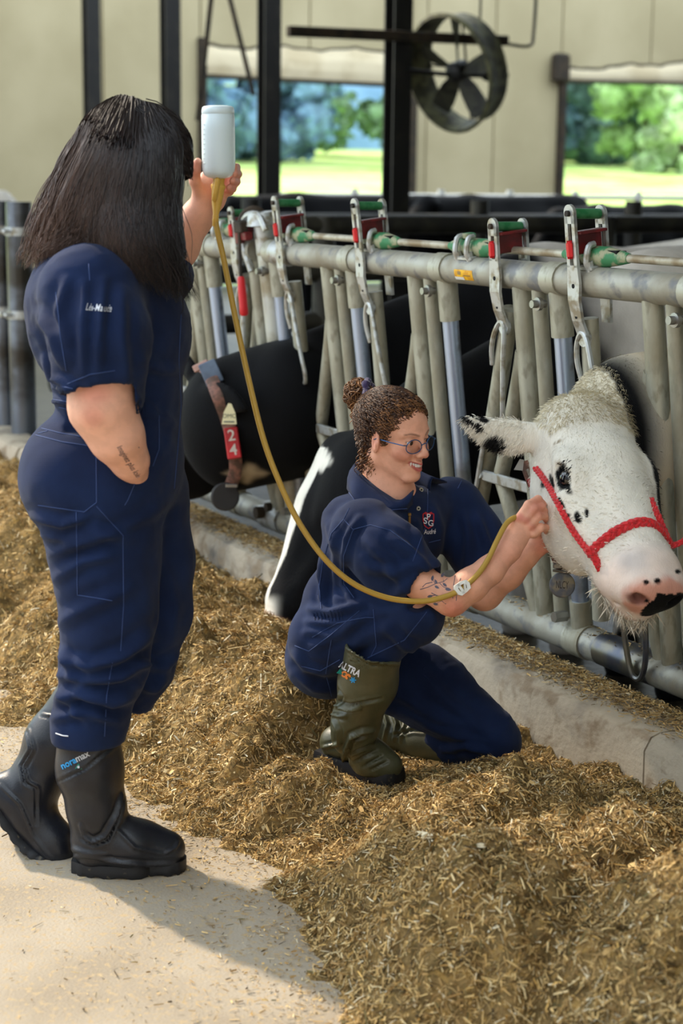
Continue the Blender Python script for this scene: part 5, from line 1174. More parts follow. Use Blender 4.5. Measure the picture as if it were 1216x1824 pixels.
for xy in ([(612, 925), (590, 950), (575, 1000), (566, 1060)], [(622, 905), (612, 925), (630, 945)], [(628, 943), (660, 935), (695, 945), (735, 975)], [(628, 945), (612, 990), (612, 1040), (630, 1065)], [(748, 1045), (772, 1018)], [(568, 1040), (572, 1085)], [(556, 1135), (600, 1110), (650, 1100), (665, 1100)], [(665, 1085), (670, 1150), (660, 1170)], [(655, 1172), (720, 1140), (760, 1090)], [(530, 1185), (570, 1195), (605, 1175)], [(525, 1150), (550, 1160), (590, 1130), (640, 1088)], [(762, 865), (760, 930), (735, 1000)], [(757, 968), (790, 960)], [(825, 850), (815, 870)], [(590, 1140), (580, 1200), (590, 1240)]):
    S2.seam(b, xy, .0011, .0004)
tag(b.build('seam', m_seam, cov2), kind='stuff')
# elastic gathers at the waist
b = MB()
for i in range(9): x = 558 + i * 6; S2.seam(b, [(x, 1092 - i), (x + 4, 1112 - i)], .0016, .0002)
tag(b.build('elastic_gather', m_cloth, cov2), kind='stuff')
# collar: a folded band standing round the neck
up_e = [(752, 862, 3.80), (735, 872, 3.77), (712, 890, 3.745), (690, 880, 3.755), (665, 862, 3.775), (640, 838, 3.81), (632, 826, 3.86), (650, 822, 3.92), (690, 824, 3.95), (740, 836, 3.92), (768, 850, 3.86)]
lo_e = [(742, 905, 3.752), (722, 905, 3.74), (700, 907, 3.72), (672, 911, 3.715), (645, 902, 3.73), (628, 880, 3.765), (622, 868, 3.85), (640, 862, 3.95), (690, 862, 3.985), (750, 864, 3.955), (792, 858, 3.89)]
U_ = spline([P(*q) for q in up_e[1:]], 50); L_ = spline([P(*q) for q in lo_e[1:]], 50); V = []; F = []
mdl = (U_ + L_) / 2; outw = mdl - P(690, 868, 3.86); outw[:, 2] = 0; outw /= np.linalg.norm(outw, axis=1)[:, None]
rows = [L_ * .0 + U_ - UZ * .035 - outw * .004, U_ - UZ * .008 - outw * .002, U_ + outw * .002, U_ * .72 + L_ * .28 + outw * .009, U_ * .4 + L_ * .6 + outw * .010, L_ + outw * .006]
for rw in rows: V += list(rw)
for a in range(len(rows) - 1):
    for i in range(49): F.append((a * 50 + i, a * 50 + i + 1, a * 50 + 51 + i, a * 50 + 50 + i))
col_o = mk('collar', V, F, m_cloth, p2); md = col_o.modifiers.new('thick', 'SOLIDIFY'); md.thickness = .003
b = MB(); b.tube(L_[:24] + outw[:24] * .0075, .0011, 4); b.build('seam', m_seam, col_o)
# placket, snaps, zip pull, crest, name
m_snap = M('metal snap', (176, 168, 152), .3, .9); m_brass = M('brass zip', (150, 116, 66), .35, .8)
for x, y in ((749, 873), (744, 906)):
    q = S2.hit(x, y, .001); nn = nrm(-CF + CR * .3)
    if q is not None: b = MB(); b.lathe(q, nn, [(0, .0052), (.0015, .0056), (.003, .0046)], 14); b.build('snap', m_snap, cov2); b = MB(); b.lathe(q + nn * .003, nn, [(0, .0022), (.0004, .0022)], 8); b.build('snap_hole', m_dark, cov2)
q = S2.hit(728, 928, .002)
if q is not None: b = MB(); b.box(q, (.003, .002, .013), bev=.0015); b.box(q + UZ * .016, (.004, .0025, .004), bev=.0015); b.build('zip_pull', m_brass, cov2)
def polyline_strip(pts, w):
    pts = np.array(pts, float); V = []; F = []
    for i, p_ in enumerate(pts):
        t = nrm(np.append(pts[min(i + 1, len(pts) - 1)] - pts[max(i - 1, 0)], 0))[:2]; nn = A(-t[1], t[0]) * w; V += [(*(p_ + nn), 0), (*(p_ - nn), 0)]
    for i in range(len(pts) - 1): F.append((2 * i, 2 * i + 1, 2 * i + 3, 2 * i + 2))
    return np.array(V), F
m_crest = M('crest red', (176, 34, 46), .7)
sh = [(-.42, .42), (-.2, .5), (0, .44), (.2, .5), (.42, .42), (.42, 0), (.3, -.34), (0, -.52), (-.3, -.34), (-.42, 0), (-.42, .42)]
decal('crest', S2, '', 762, 927, 27, 0, m_crest, cov2, .0016, vert=polyline_strip(sh, .045), wid=.85)
decal('crest', S2, '', 762, 921, 20, 0, m_crest, cov2, .0016, vert=polyline_strip([(-.34, .45), (0, -.3), (.34, .45)], .07), wid=.85)
decal('crest', S2, 'S', 756, 928, 15, 0, m_thread, cov2, .002, bold=.015); decal('crest', S2, 'G', 766, 932, 15, 0, m_thread, cov2, .002, bold=.015); decal('crest', S2, 'P', 762, 921, 15, 0, m_thread, cov2, .002, bold=.01)
decal('embroidered_name', S2, 'Audré', 764, 947, 12, 4, m_thread, cov2, .0018, shear=.3, bold=.012, wid=.7)
# forearm tattoo: leafy sprig
def ink(xy, w=1.6): b_.seam if False else None
b = MB()
for xy in ([(748, 1050), (762, 1046), (775, 1040), (790, 1036), (802, 1026)], [(775, 1040), (770, 1032)], [(790, 1036), (788, 1026)], [(782, 1038), (790, 1046), (800, 1048)], [(764, 1062), (776, 1060), (788, 1064)], [(768, 1056), (776, 1060), (782, 1068)], [(812, 1018), (808, 1040), (806, 1066)], [(820, 1030), (814, 1050), (812, 1070)], [(778, 1075), (786, 1070), (794, 1076)], [(752, 1046), (758, 1040), (770, 1037)]): S2B.seam(b, xy, .0009, .0001)
b.build('tattoo', m_inkb, p2) if b.V else None
leaf2 = (np.array([(-.5, 0, 0), (-.2, .22, 0), (.15, .2, 0), (.5, 0, 0), (.15, -.2, 0), (-.2, -.22, 0)]), [tuple(range(6))])
for (x, y, s, a) in ((770, 1030, 11, 80), (788, 1024, 11, 60), (802, 1024, 12, 40), (778, 1046, 10, -30), (766, 1062, 11, 10), (786, 1066, 11, -25), (798, 1050, 12, -10), (776, 1036, 9, 120), (792, 1042, 10, -40), (776, 1076, 10, -15)): decal('tattoo_leaf', S2B, '', x, y, s, a, m_inkb, p2, .0006, vert=leaf2)

# glasses
m_frame = M('blue metal frame', (52, 92, 140), .35, .6); m_lens = M('lens', (250, 252, 255), .02, trans=1.0, ior=1.03)
gl = bpy.data.objects.new('glasses', None); COL.objects.link(gl); gl.parent = p2; OFF[gl.name] = OFF[p2.name]
def hp(x, y, z): return H2.p(x * HK2, y * HK2, z * HK2)
for s in (-1, 1):
    cen = A(.0335 * s, .104, -.008); ring = [hp(cen[0] + .0235 * math.cos(t), cen[1] - .0 - (abs(cen[0] + .0235 * math.cos(t)) - .010) * .28, cen[2] + .0205 * math.sin(t) - .004 * (math.sin(t) < 0) * math.sin(t)) for t in np.linspace(0, 2 * PI, 33)[:-1]]
    b = MB(); b.tube(ring, .00115, 6, closed=True); b.build('rim', m_frame, gl)
    cc_ = np.mean(ring, axis=0); V = [cc_ + (q - cc_) * f_ for f_ in (.97,) for q in ring]; V2 = [v + H2.R[:, 1] * .0012 for v in V]
    n_ = len(V); F = [tuple(range(n_)), tuple(range(2 * n_ - 1, n_ - 1, -1))] + [(i, n_ + i, n_ + (i + 1) % n_, (i + 1) % n_) for i in range(n_)]; mk('lens', V + V2, F, m_lens, gl, False)
    b = MB(); b.tube([hp(.0565 * s, .092, -.001), hp(.066 * s, .088, .0), hp(.0735 * s, .05, .001), hp(.0775 * s, .005, .003), hp(.076 * s, -.008, -.004)], .0013, 6); b.build('temple', m_frame, gl)
b = MB(); b.tube(spline([hp(-.0105, .1035, -.004), hp(0, .108, .001), hp(.0105, .1035, -.004)], 9), .0012, 6); b.build('bridge', m_frame, gl)

# hair: close to the skull, drawn back into a curly bun
S = SDF(axis(H2.o[0] - .14, H2.o[0] + .13, .0035), axis(H2.o[1] - .14, H2.o[1] + .14, .0035), axis(H2.o[2] - .13, H2.o[2] + .15, .0035))
S.ell(hp(0, -.016, .036), A(.080, .106, .087) * HK2, .01, H2.R); S.ell(hp(0, -.055, -.02), A(.062, .05, .062) * HK2, .02, H2.R)
# cut the hairline: face plane and the ear
def cutp(c, n): S.cut(hp(*c), H2.R @ A(*n), H2.o - .2, H2.o + .2, .006)
cutp((0, .070, .066), (0, 1.0, -.35)); cutp((0, .030, -.005), (0, 1, -.62)); cutp((0, 0, -.072), (0, .25, -1))
for x in (-1, 1): S.ell(hp(.076 * x, .006, -.012), A(.016, .024, .034) * HK2, .004, H2.R, 's')
V, Q = S.mesh(2); BR, GO = A(*lin((66, 44, 35))), A(*lin((176, 122, 74)))
V = V + vnormals(V, Q) * (vnoise(V, 110, 3, 2) * .0025)[:, None]
h2 = mk('hair', V, Q, m_hair2, p2, True, np.tile(BR * .8, (len(V), 1)))
bun = P(640, 703, 3.90); root_ = hp(-.01, -.075, .085); ell_r = A(.080, .106, .087) * HK2 * 1.015; ec = hp(0, -.016, .036)
r = np.random.default_rng(9); Ns = vnormals(V, Q); n = 1900; m = 13; ok_ = np.array([i for i in range(len(V)) if (lambda h_: (V[i] - np.array(h_[0])) @ np.array(h_[1]))(S2B.b.find_nearest(Vector(V[i]))) > .0015]); j = ok_[r.integers(0, len(ok_), n)]; pos = V[j] + Ns[j] * .001; P3 = np.zeros((n, m, 3)); ln = r.uniform(.03, .11, n)
tgt = hp(0, -.062, .088)
for k in range(m):
    P3[:, k] = pos; d = tgt - pos; d /= np.linalg.norm(d, axis=1)[:, None] + 1e-9; pos = pos + d * (ln / m)[:, None]
    q = (pos - ec) @ H2.R; s_ = np.linalg.norm(q / ell_r, axis=1)[:, None]; q2 = np.where(s_ < 1, q / s_, q); pos = ec + q2 @ H2.R.T
tt = np.linspace(0, 1, m)[None, :, None]; ph = r.uniform(0, 6, (n, 1, 1)); nn = Ns[j][:, None]; sd = np.cross(nn, tgt - V[j][:, None]); sd /= np.linalg.norm(sd, axis=2)[..., None] + 1e-9
P3 = P3 + sd * np.sin(tt * 16 + ph) * .0030 + nn * (np.cos(tt * 16 + ph) * .0022 + .003)
strands('hair_strands', P3, .0011 * (1 - .5 * np.linspace(0, 1, m)), (BR + (GO - BR) * np.clip(r.normal(.05, .22, (n, 1, 1)), 0, .8)) * r.uniform(.6, 1.2, (n, 1, 1)) * np.ones((n, m, 1)), m_hair2, h2)
def curls(name, n, gen, m=26, rad=.0016, gold=.35, parent=None):
    P3 = np.stack([gen(i, np.linspace(0, 1, m)) for i in range(n)]); col = (BR + (GO - BR) * np.clip(r.normal(gold, .25, (n, 1, 1)), 0, 1)) * r.uniform(.7, 1.15, (n, 1, 1)) * np.ones((n, m, 1)); return strands(name, P3, rad * (1 - .4 * np.linspace(0, 1, m)), col, m_hair2, parent, 4)
b = MB(); b.sphere(bun, (.030, .03, .027), 14, 10); bo = b.build('hair_bun', m_hair2, h2, col=np.tile(BR * .7, (len(b.V[0]), 1)))
def gen(i, t):
    a0 = r.uniform(0, 6.3); b0 = r.uniform(-1.2, 1.2); w = r.uniform(2.5, 5); rr = .031 * r.uniform(.9, 1.22); ax = nrm(r.normal(size=3)); u1 = nrm(np.cross(ax, A(.3, .5, .8))); u2 = np.cross(ax, u1); an = a0 + t * w
    return bun + rr * (np.cos(an)[:, None] * u1 + np.sin(an)[:, None] * u2) * math.cos(b0) + ax * rr * math.sin(b0) + .003 * np.stack([np.sin(t * 22 + a0), np.cos(t * 25 + a0), np.sin(t * 19)], 1)
curls('bun_curls', 190, gen, parent=h2)
def gen2(i, t):
    s0 = bun + A(r.uniform(-.018, .012), -.025, r.uniform(-.02, .0)); L = r.uniform(.03, .06); return s0 + np.outer(t, A(r.uniform(-.012, .01), -.004, -L)) + .006 * np.stack([np.sin(t * 9 + i), np.cos(t * 9 + i) * .6, 0 * t], 1)
curls('loose_curl', 16, gen2, 20, .0015, .8, h2)
def gen3(i, t):
    s0 = hp(r.uniform(.03, .062), r.uniform(-.07, -.02), r.uniform(-.06, -.03)); L = r.uniform(.02, .06); return s0 + np.outer(t, A(r.uniform(-.012, .012), -.006, -L)) + .0045 * np.stack([np.sin(t * 14 + i), np.cos(t * 14 + i), 0 * t], 1)
curls('nape_curl', 110, gen3, 20, .0012, .35, h2)
Lv = H2.loc(V) / HK2; fr_ = ok_[((Lv[ok_] - A(0, .070, .066)) @ nrm(A(0, 1, -.35)) > -.016) | ((Lv[ok_] - A(0, .030, -.005)) @ nrm(A(0, 1, -.62)) > -.010)]
def gen4(i, t):
    k_ = fr_[r.integers(0, len(fr_))]; s0 = V[k_]; d = nrm(hp(0, -.06, .11) - s0); return s0 + np.outer(t, d * .024) + np.outer(.0025 + .007 * np.sin(PI * t * .8), Ns[k_]) + .004 * np.stack([np.sin(t * 12 + i), np.cos(t * 12 + i), np.sin(t * 10 + 2 * i)], 1)
dist_ = np.array([(lambda h_: (V[i] - np.array(h_[0])) @ np.array(h_[1]))(S2B.b.find_nearest(Vector(V[i]))) for i in range(len(V))]); fr_ = np.where((dist_ > -.0035) & (dist_ < .003) & (H2.loc(V)[:, 2] > -.02))[0]
curls('front_curl', 700, gen4, 14, .0011, .25, h2)
m_scr = M('purple velvet scrunchie', (44, 26, 74), .8, sheen=.6)
b = MB(); cs = P(657, 697, 3.88); b.tube([cs + .020 * (math.cos(t) * nrm(A(.25, .9, .3)) + math.sin(t) * nrm(A(-.3, -.1, .9))) * (1 + .16 * math.sin(7 * t)) for t in np.linspace(0, 2 * PI, 40)[:-1]], [.0085 + .0018 * math.sin(i * 2.2) for i in range(39)], 8, closed=True); b.build('scrunchie', m_scr, h2)

# boots
SH = [P(668, 1140, 3.68), P(655, 1215, 3.735), P(634, 1285, 3.80), P(628, 1310, 3.815)]; cut0 = P(664, 1154, 3.685); cutn = nrm(P(664, 1154, 3.685) - P(640, 1250, 3.79))
hg, tg = PZ(578, 1352, .035), PZ(706, 1392, .035)
S = boot('boot', p2, SH, [.0665, .065, .054, .052], [hg + A(.03, -.02, .05), hg + A(.07, -.035, .055), tg + A(-.06, .03, .045), tg + A(-.02, .01, .036)], [.043, .046, .043, .034], None, None, None, None, None)
rim_n = nrm(np.cross(P(712, 1188, 3.65) - P(617, 1146, 3.70), A(.25, 1, .12))); rim_n = rim_n if rim_n[2] > 0 else -rim_n; S.cut(cut0, rim_n, A(-.3, 3.4, .28), A(.4, 4.2, .7), .003); S.cap(cut0 + cutn * .06, cut0 - cutn * .03, .0575, .056, .003, 's'); S.cut(A(0, 0, .045), A(0, 0, -1), A(-.3, 3.4, -.1), A(.4, 4.2, .055), .004)
V, Q = S.mesh(2)
gv = [([(592, 1248), (625, 1256), (680, 1244)], 2.6, -.0035), ([(592, 1254), (622, 1262), (640, 1262)], 3.4, .005), ([(590, 1272), (614, 1276)], 3.4, .005), ([(592, 1234), (600, 1238)], 3.4, .005), ([(596, 1210), (600, 1225), (610, 1240), (604, 1262)], 2.4, -.003), ([(592, 1285), (602, 1300), (604, 1325), (574, 1332)], 3.0, .004), ([(612, 1362), (615, 1335), (624, 1312), (645, 1303), (665, 1302)], 3.4, .005), ([(617, 1362), (620, 1338), (628, 1317), (647, 1308)], 2.6, -.003), ([(630, 1318), (652, 1312)], 2.2, -.003), ([(622, 1342), (662, 1326)], 2.4, -.0035), ([(632, 1356), (670, 1336)], 2.4, -.0035), ([(646, 1366), (680, 1346)], 2.4, -.0035), ([(660, 1372), (690, 1356)], 2.2, -.003), ([(570, 1340), (600, 1370), (625, 1372)], 3.2, .004), ([(612, 1152), (660, 1180), (712, 1184)], 3, .002)]
V = folds(V, Q, [(a_, w_ * 1.1, h_ * 1.3) for a_, w_, h_ in gv]); k1 = mk('boot', V, Q, m_olive, p2); SB2 = Surf(V, Q); tag(k1, 'olive green rubber boot planted flat on the feed')
fdv = nrm(tg - hg); sole('sole', k1, [hg - fdv * .012, hg + fdv * .05, hg + fdv * .12, tg - fdv * .07, tg - fdv * .01, tg + fdv * .008], [.028, .040, .040, .046, .04, .022], -.012, .026, m_rubsole)
decal('logo', SB2, 'ALTRA', 623, 1192, 17, -26, m_thread, k1, .0012, bold=.03, wid=.78)
decal('safety_mark', SB2, '', 606, 1196, 10, -15, m_teal, k1, .0012, vert=tri)
ringv = polyline_strip([(math.cos(t) * .4, math.sin(t) * .4) for t in np.linspace(.4, 6.0, 14)], .13); decal('symbol', SB2, '', 614, 1201, 11, 0, m_orange, k1, .0012, vert=ringv)
ringv = polyline_strip([(math.cos(t) * .34, math.sin(t) * .34) for t in np.linspace(.8, 5.6, 14)], .2); decal('symbol', SB2, '', 620, 1205, 10, -60, m_orange, k1, .0012, vert=ringv)
for a in (0, 60, 120): decal('symbol', SB2, '', 629, 1211, 11, a, m_lblue, k1, .0012, vert=polyline_strip([(-.5, 0), (.5, 0)], .1))
SH = [P(792, 1326, 4.0), P(760, 1318, 4.04), P(710, 1300, 4.10), P(690, 1294, 4.12)]
S = boot('boot', p2, SH, [.058, .058, .052, .05], [P(688, 1290, 4.13), P(668, 1296, 4.16), P(650, 1320, 4.17), P(640, 1338, 4.17)], [.05, .045, .04, .034], None, None, None, None, None)
V, Q = S.mesh(2); V = folds(V, Q, [([(680, 1262), (690, 1290), (682, 1320)], 3, .004), ([(696, 1264), (706, 1290), (700, 1320)], 3, .004), ([(712, 1270), (720, 1292), (712, 1322)], 3, .004), ([(700, 1310), (735, 1300), (760, 1302)], 3, -.004)])
k2 = mk('boot', V, Q, m_olive, p2); tag(k2, 'olive green rubber boot trailing behind the kneeling leg')
fb = nrm(P(640, 1342, 4.19) - P(660, 1272, 4.22)); sole('sole', k2, [P(664, 1262, 4.17) + A(-.03, .05, .0), P(655, 1285, 4.2), P(640, 1315, 4.22), P(632, 1338, 4.22)], [.03, .038, .042, .03], -.006, .016, m_rubsole, True, nrm(A(.4, -.85, .1)))
# a black strap loop at the back of the hip
b = MB(); b.tube(spline([P(522, 1148, 3.86), P(516, 1138, 3.85), P(518, 1128, 3.85), P(528, 1128, 3.85), P(536, 1134, 3.84)], 14), .0035, 6); b.build('strap_loop', m_rub, p2)
# ================================================================ bottle and infusion tube
bo_ = P(388, 255, 3.555); zb = P(388, 188, 3.555)[2]; zl = P(388, 318, 3.555)[2]
m_pla = M('milky bottle plastic', (222, 236, 240), .35, sss=0, spec=.5); _pb = m_pla.node_tree.nodes['Principled BSDF']; _pb.inputs['Transmission Weight'].default_value = .12
bt = thing('fluid_bottle', A(bo_[0], bo_[1], zl), 'milky white plastic fluid bottle held upside down in the raised hand', 'bottle')
b = MB(); H_ = zb - zl; ax = A(.012, 0, -1.0)
b.lathe(A(bo_[0], bo_[1], zb), ax, [(0, .020), (.0015, .029), (.004, .0325), (.010, .0338), (.0165, .0338), (.0172, .0332), (.0182, .0332), (.019, .0342), (.05, .0346), (H_ - .024, .0346), (H_ - .014, .0335), (H_ - .007, .030), (H_ - .002, .022), (H_, .012)], 32)
b.build('bottle_body', m_pla, bt, auto=60)
b = MB(); b.lathe(A(bo_[0] + .002, bo_[1], zl + .002), ax, [(0, .0105), (.012, .0105)], 16); b.build('neck', m_pla, bt)
b = MB()
for i in range(9): z = zl + .03 + i * .0098; b.box(A(bo_[0] - .0335 * math.cos(.62), bo_[1] - .0335 * math.sin(.62) - .001, z), (.0035 if i % 2 == 0 else .002, .0006, .0005), R=np.stack([A(.58, -.81, 0), A(.81, .58, 0), UZ], 1))
o = b.build('scale_mark', M('moulded scale', (196, 206, 206), .4), bt); o['kind'] = 'stuff'
m_lat = M('yellow latex', (214, 172, 78), .35, c2=(200, 154, 62), vscale=20, spec=.5); m_lat2 = M('ochre tube', (184, 148, 66), .35, spec=.5)
tu = thing('infusion_tube', P(386, 400, 3.553), 'long yellow infusion tube from the bottle to the kneeling woman hand', 'tube')
f0 = A(bo_[0] + .002, bo_[1], zl + .001); f1 = P(383, 398, 3.55); fa = f1 - f0; fl = np.linalg.norm(fa)
b = MB(); b.lathe(f0, fa, [(0, .0125), (.004, .0128), (.007, .0118), (.012, .0128), (.015, .0155), (.019, .0155), (.023, .0135), (.05, .0112), (fl - .018, .0062), (fl - .014, .0072), (fl - .011, .0062), (fl - .008, .0074), (fl - .004, .0062), (fl + .006, .006)], 18); b.build('funnel', m_lat, tu, auto=60)
b = MB(); b.tube(spline([P(388, 317, 3.537), P(386, 328, 3.5345), P(383, 345, 3.536), P(381, 358, 3.540)], 14), [.004, .0055, .006, .006, .006, .006, .006, .006, .006, .006, .0058, .0055, .005, .003], 10); b.build('vent_flap', m_lat, tu)
tp = [(384, 396, 3.55), (390, 425, 3.545), (397, 455, 3.54), (407, 505, 3.53), (424, 590, 3.51), (446, 690, 3.49), (470, 785, 3.475), (498, 860, 3.47), (532, 930, 3.47), (578, 995, 3.475), (630, 1040, 3.49), (690, 1065, 3.51), (750, 1071, 3.525), (795, 1062, 3.54), (822, 1048, 3.553), (848, 1026, 3.572), (868, 998, 3.60), (885, 963, 3.635), (900, 935, 3.665), (912, 924, 3.683), (922, 921, 3.697)]
b = MB(); b.tube(spline([P(*q) for q in tp], 150), .0062, 12); b.build('tube', m_lat2, tu)
m_clip = M('white plastic clip', (232, 232, 226), .4)
cx = P(822, 1047, 3.550); ca = nrm(P(835, 1038, 3.56) - P(808, 1056, 3.548)); cu = nrm(np.cross(ca, -CF)); cn = np.cross(cu, ca)
b = MB(); ol = [(-.017, -.006), (-.012, -.013), (.006, -.013), (.016, -.010), (.019, .0), (.015, .011), (.004, .013), (-.010, .014), (-.016, .008)]
inn = [(.55 * x, .5 * y) for x, y in ol]
V = [cx + ca * x + cu * y + cn * z for z in (-.006, .008) for pl in (ol, inn) for x, y in pl]; k_ = len(ol); F = []
for i in range(k_):
    j = (i + 1) % k_; F += [(i, j, k_ + j, k_ + i), (2 * k_ + j, 2 * k_ + i, 3 * k_ + i, 3 * k_ + j), (i, 2 * k_ + i, 2 * k_ + j, j), (k_ + j, 3 * k_ + j, 3 * k_ + i, k_ + i)]
b.add(V, F); b.box(cx + ca * -.004 + cn * .004, (.003, .012, .004), R=np.stack([ca, cu, cn], 1)); b.box(cx + ca * .006 + cn * .005, (.0015, .009, .006), R=np.stack([nrm(ca + .6 * cu), nrm(cu - .6 * ca), cn], 1)); b.build('roller_clamp', m_clip, tu, smooth=False)

# ================================================================ red rope halter
m_rope = M('red braided rope', (216, 24, 34), .6, c2=(186, 16, 26), vscale=120, bump=.0012, bscale=320, sheen=.3)
ha = thing('rope_halter', P(1058, 985, 3.55), 'bright red braided rope halter round the white cow head', 'halter')
def braid(mb, L, r, turns=90):
    """three strands plaited round the path"""
    d = np.concatenate([[0], np.cumsum(np.linalg.norm(np.diff(L, axis=0), axis=1))]); n = max(12, int(d[-1] / .004)); tt = np.linspace(0, d[-1], n)
    C_ = np.stack([np.interp(tt, d, L[:, i]) for i in range(3)], 1); T = np.gradient(C_, axis=0); T /= np.linalg.norm(T, axis=1)[:, None]; u = np.cross(T, -CF); u /= np.linalg.norm(u, axis=1)[:, None]; v = np.cross(T, u)
    for k in range(3):
        a = tt * turns * 2 + k * 2 * PI / 3; mb.tube(C_ + (np.sin(a) * r * .62)[:, None] * u + (np.sin(2 * a) * r * .30)[:, None] * v, r * .56, 6)
def surf_path(pts, lift):
    out = []
    for q in pts:
        if len(q) == 3: out.append(P(*q))
        else:
            h = WS.hit(q[0], q[1], lift); out.append(h if h is not None else None)
    good = [p_ for p_ in out if p_ is not None]; return good
def dens(xy, st=8):
    o = []
    for i in range(len(xy) - 1):
        a, c = np.array(xy[i], float), np.array(xy[i + 1], float); n = max(1, int(np.linalg.norm(c - a) / st)); o += [tuple(a + (c - a) * k / n) for k in range(n)]
    return o + [tuple(map(float, xy[-1]))]
def smooth_path(p_, it=4):
    p_ = np.array(p_)
    for _ in range(it): p_[1:-1] = (p_[:-2] + 2 * p_[1:-1] + p_[2:]) / 4
    return p_
ck = smooth_path(surf_path(dens([(957, 834), (972, 853), (986, 875), (1004, 910), (1022, 942), (1040, 967), (1055, 985)]), .006)); b = MB(); braid(b, ck, .0072); b.build('cheek_rope', m_rope, ha)
nb_ = surf_path(dens([(1052, 986), (1066, 974), (1092, 952), (1118, 938), (1140, 931), (1160, 930)]), .007); ybase = nb_[-1]
nb_ = smooth_path(nb_ + [P(1172, 940, 3.575), P(1183, 955, 3.60), P(1192, 972, 3.62)]); b = MB(); braid(b, nb_, .0105, 70); b.build('noseband', m_rope, ha)
cs_ = smooth_path(surf_path(dens([(1060, 988), (1068, 1003), (1077, 1022)]), .006) + [P(1082, 1036, 3.62)]); b = MB(); braid(b, cs_, .0085); b.build('chin_rope', m_rope, ha)
b = MB(); braid(b, np.array([P(1158, 888, 3.66), P(1168, 912, 3.63), P(1180, 940, 3.615), P(1193, 970, 3.615)]), .0075); b.build('cheek_rope', m_rope, ha)
b = MB(); braid(b, spline([P(1192, 974, 3.615), P(1206, 969, 3.62), P(1240, 955, 3.64), P(1300, 950, 3.7), P(1380, 985, 3.8)], 30), .0062); b.build('lead_rope', m_rope, ha)
b = MB(); kn = P(1060, 982, 3.5); kh = WS.hit(1059, 984, .008)
if kh is not None: b.sphere(kh, (.013, .010, .012), 12, 8); braid(b, np.array([kh + A(-.012, -.006, .010), kh + A(0, -.010, 0), kh + A(.010, -.006, -.012)]), .007); b.build('knot', m_rope, ha)

# ================================================================ collars and tags
m_leath = M('dirty leather strap', (92, 70, 60), .7, c2=(140, 96, 82), vscale=40)
m_tagred = M('red number plate', (196, 34, 38), .45, c2=(166, 26, 30), vscale=20); m_pale = M('pale number', (206, 190, 176), .6)
m_disc = M('scuffed blue disc', (108, 112, 122), .6, c2=(156, 146, 124), vscale=34, vlo=.4, vhi=.6, bump=.0008, bscale=90)
m_tagyel = M('pale yellow ear tag', (226, 214, 168), .5); m_grey = M('grey buckle box', (104, 120, 142), .45, c2=(84, 96, 114), vscale=12)
def ribbon(pts, w, th, nrml=None, n=24):
    L = spline(pts, n); b = MB(); b.tube(L, w, 8, flat=(nrml if nrml is not None else -CF, th / w)); return b
co = thing('cow_collar', P(1000, 1040, 3.95), 'leather neck collar with red plates and a scuffed round disc on the white cow', 'collar')
ribbon([P(932, 822, 3.97), P(945, 858, 3.955), P(958, 895, 3.95), P(972, 940, 3.95), P(986, 985, 3.95), P(999, 1014, 3.945)], .011, .003).build('strap', m_leath, co)
ribbon([P(999, 1014, 3.945), P(1020, 1000, 4.0), P(1040, 985, 4.06)], .011, .003).build('strap', m_leath, co)
for (x, y, l) in ((950, 866, .020), (961, 896, .018)):
    d = nrm(P(x + 8, y + 24, 3.94) - P(x - 8, y - 24, 3.95)); w_ = nrm(np.cross(d, -CF)); b = MB(); b.box(P(x, y, 3.935), (.0105, .004, l), R=np.stack([w_, np.cross(d, w_), d], 1), bev=.002); b.build('number_plate', m_tagred, co, False)
b = MB(); b.tube([P(938, 836, 3.945), P(944, 850, 3.942)], .0032, 8); b.build('link', m_bolt, co)
dc = P(1001, 1042, 3.935); dn = nrm(-CF + CR * -.15)
b = MB(); b.lathe(dc - dn * .009, dn, [(0, .027), (.003, .0305), (.014, .031), (.017, .029), (.0182, .026)], 28); dk = b.build('disc', m_disc, co)
V, F = text_mesh('NLCY', 1.0); dx = nrm(np.cross(-dn, UZ)); dx = dx if dx @ CR > 0 else -dx; dy = np.cross(dn, dx); dy = dy if dy[2] > 0 else -dy
mk('engraving', dc + dn * .0096 + V[:, :1] * .019 * dx * .62 + V[:, 1:2] * .026 * dy, F, M('engraving', (64, 58, 52), .8), dk, False)
b = MB(); b.tube([P(984, 1016, 3.93), P(1018, 1020, 3.93)], .0035, 8); b.box(P(992, 1008, 3.938), (.010, .006, .006), bev=.002); b.box(P(1012, 1010, 3.938), (.005, .005, .008), bev=.002); b.build('buckle', m_bolt, co)
et = thing('ear_tag', P(924, 830, 3.90), 'small grey plastic ear tag under the white cow ear', 'ear tag'); b = MB(); b.prism([(-.012, -.012), (.009, -.014), (.006, .012), (-.004, .014)], P(926, 828, 3.885), CR, nrm(UZ + CR * .2), -CF * .003); b.build('tag', M('grey tag', (150, 150, 146), .5), et, False)
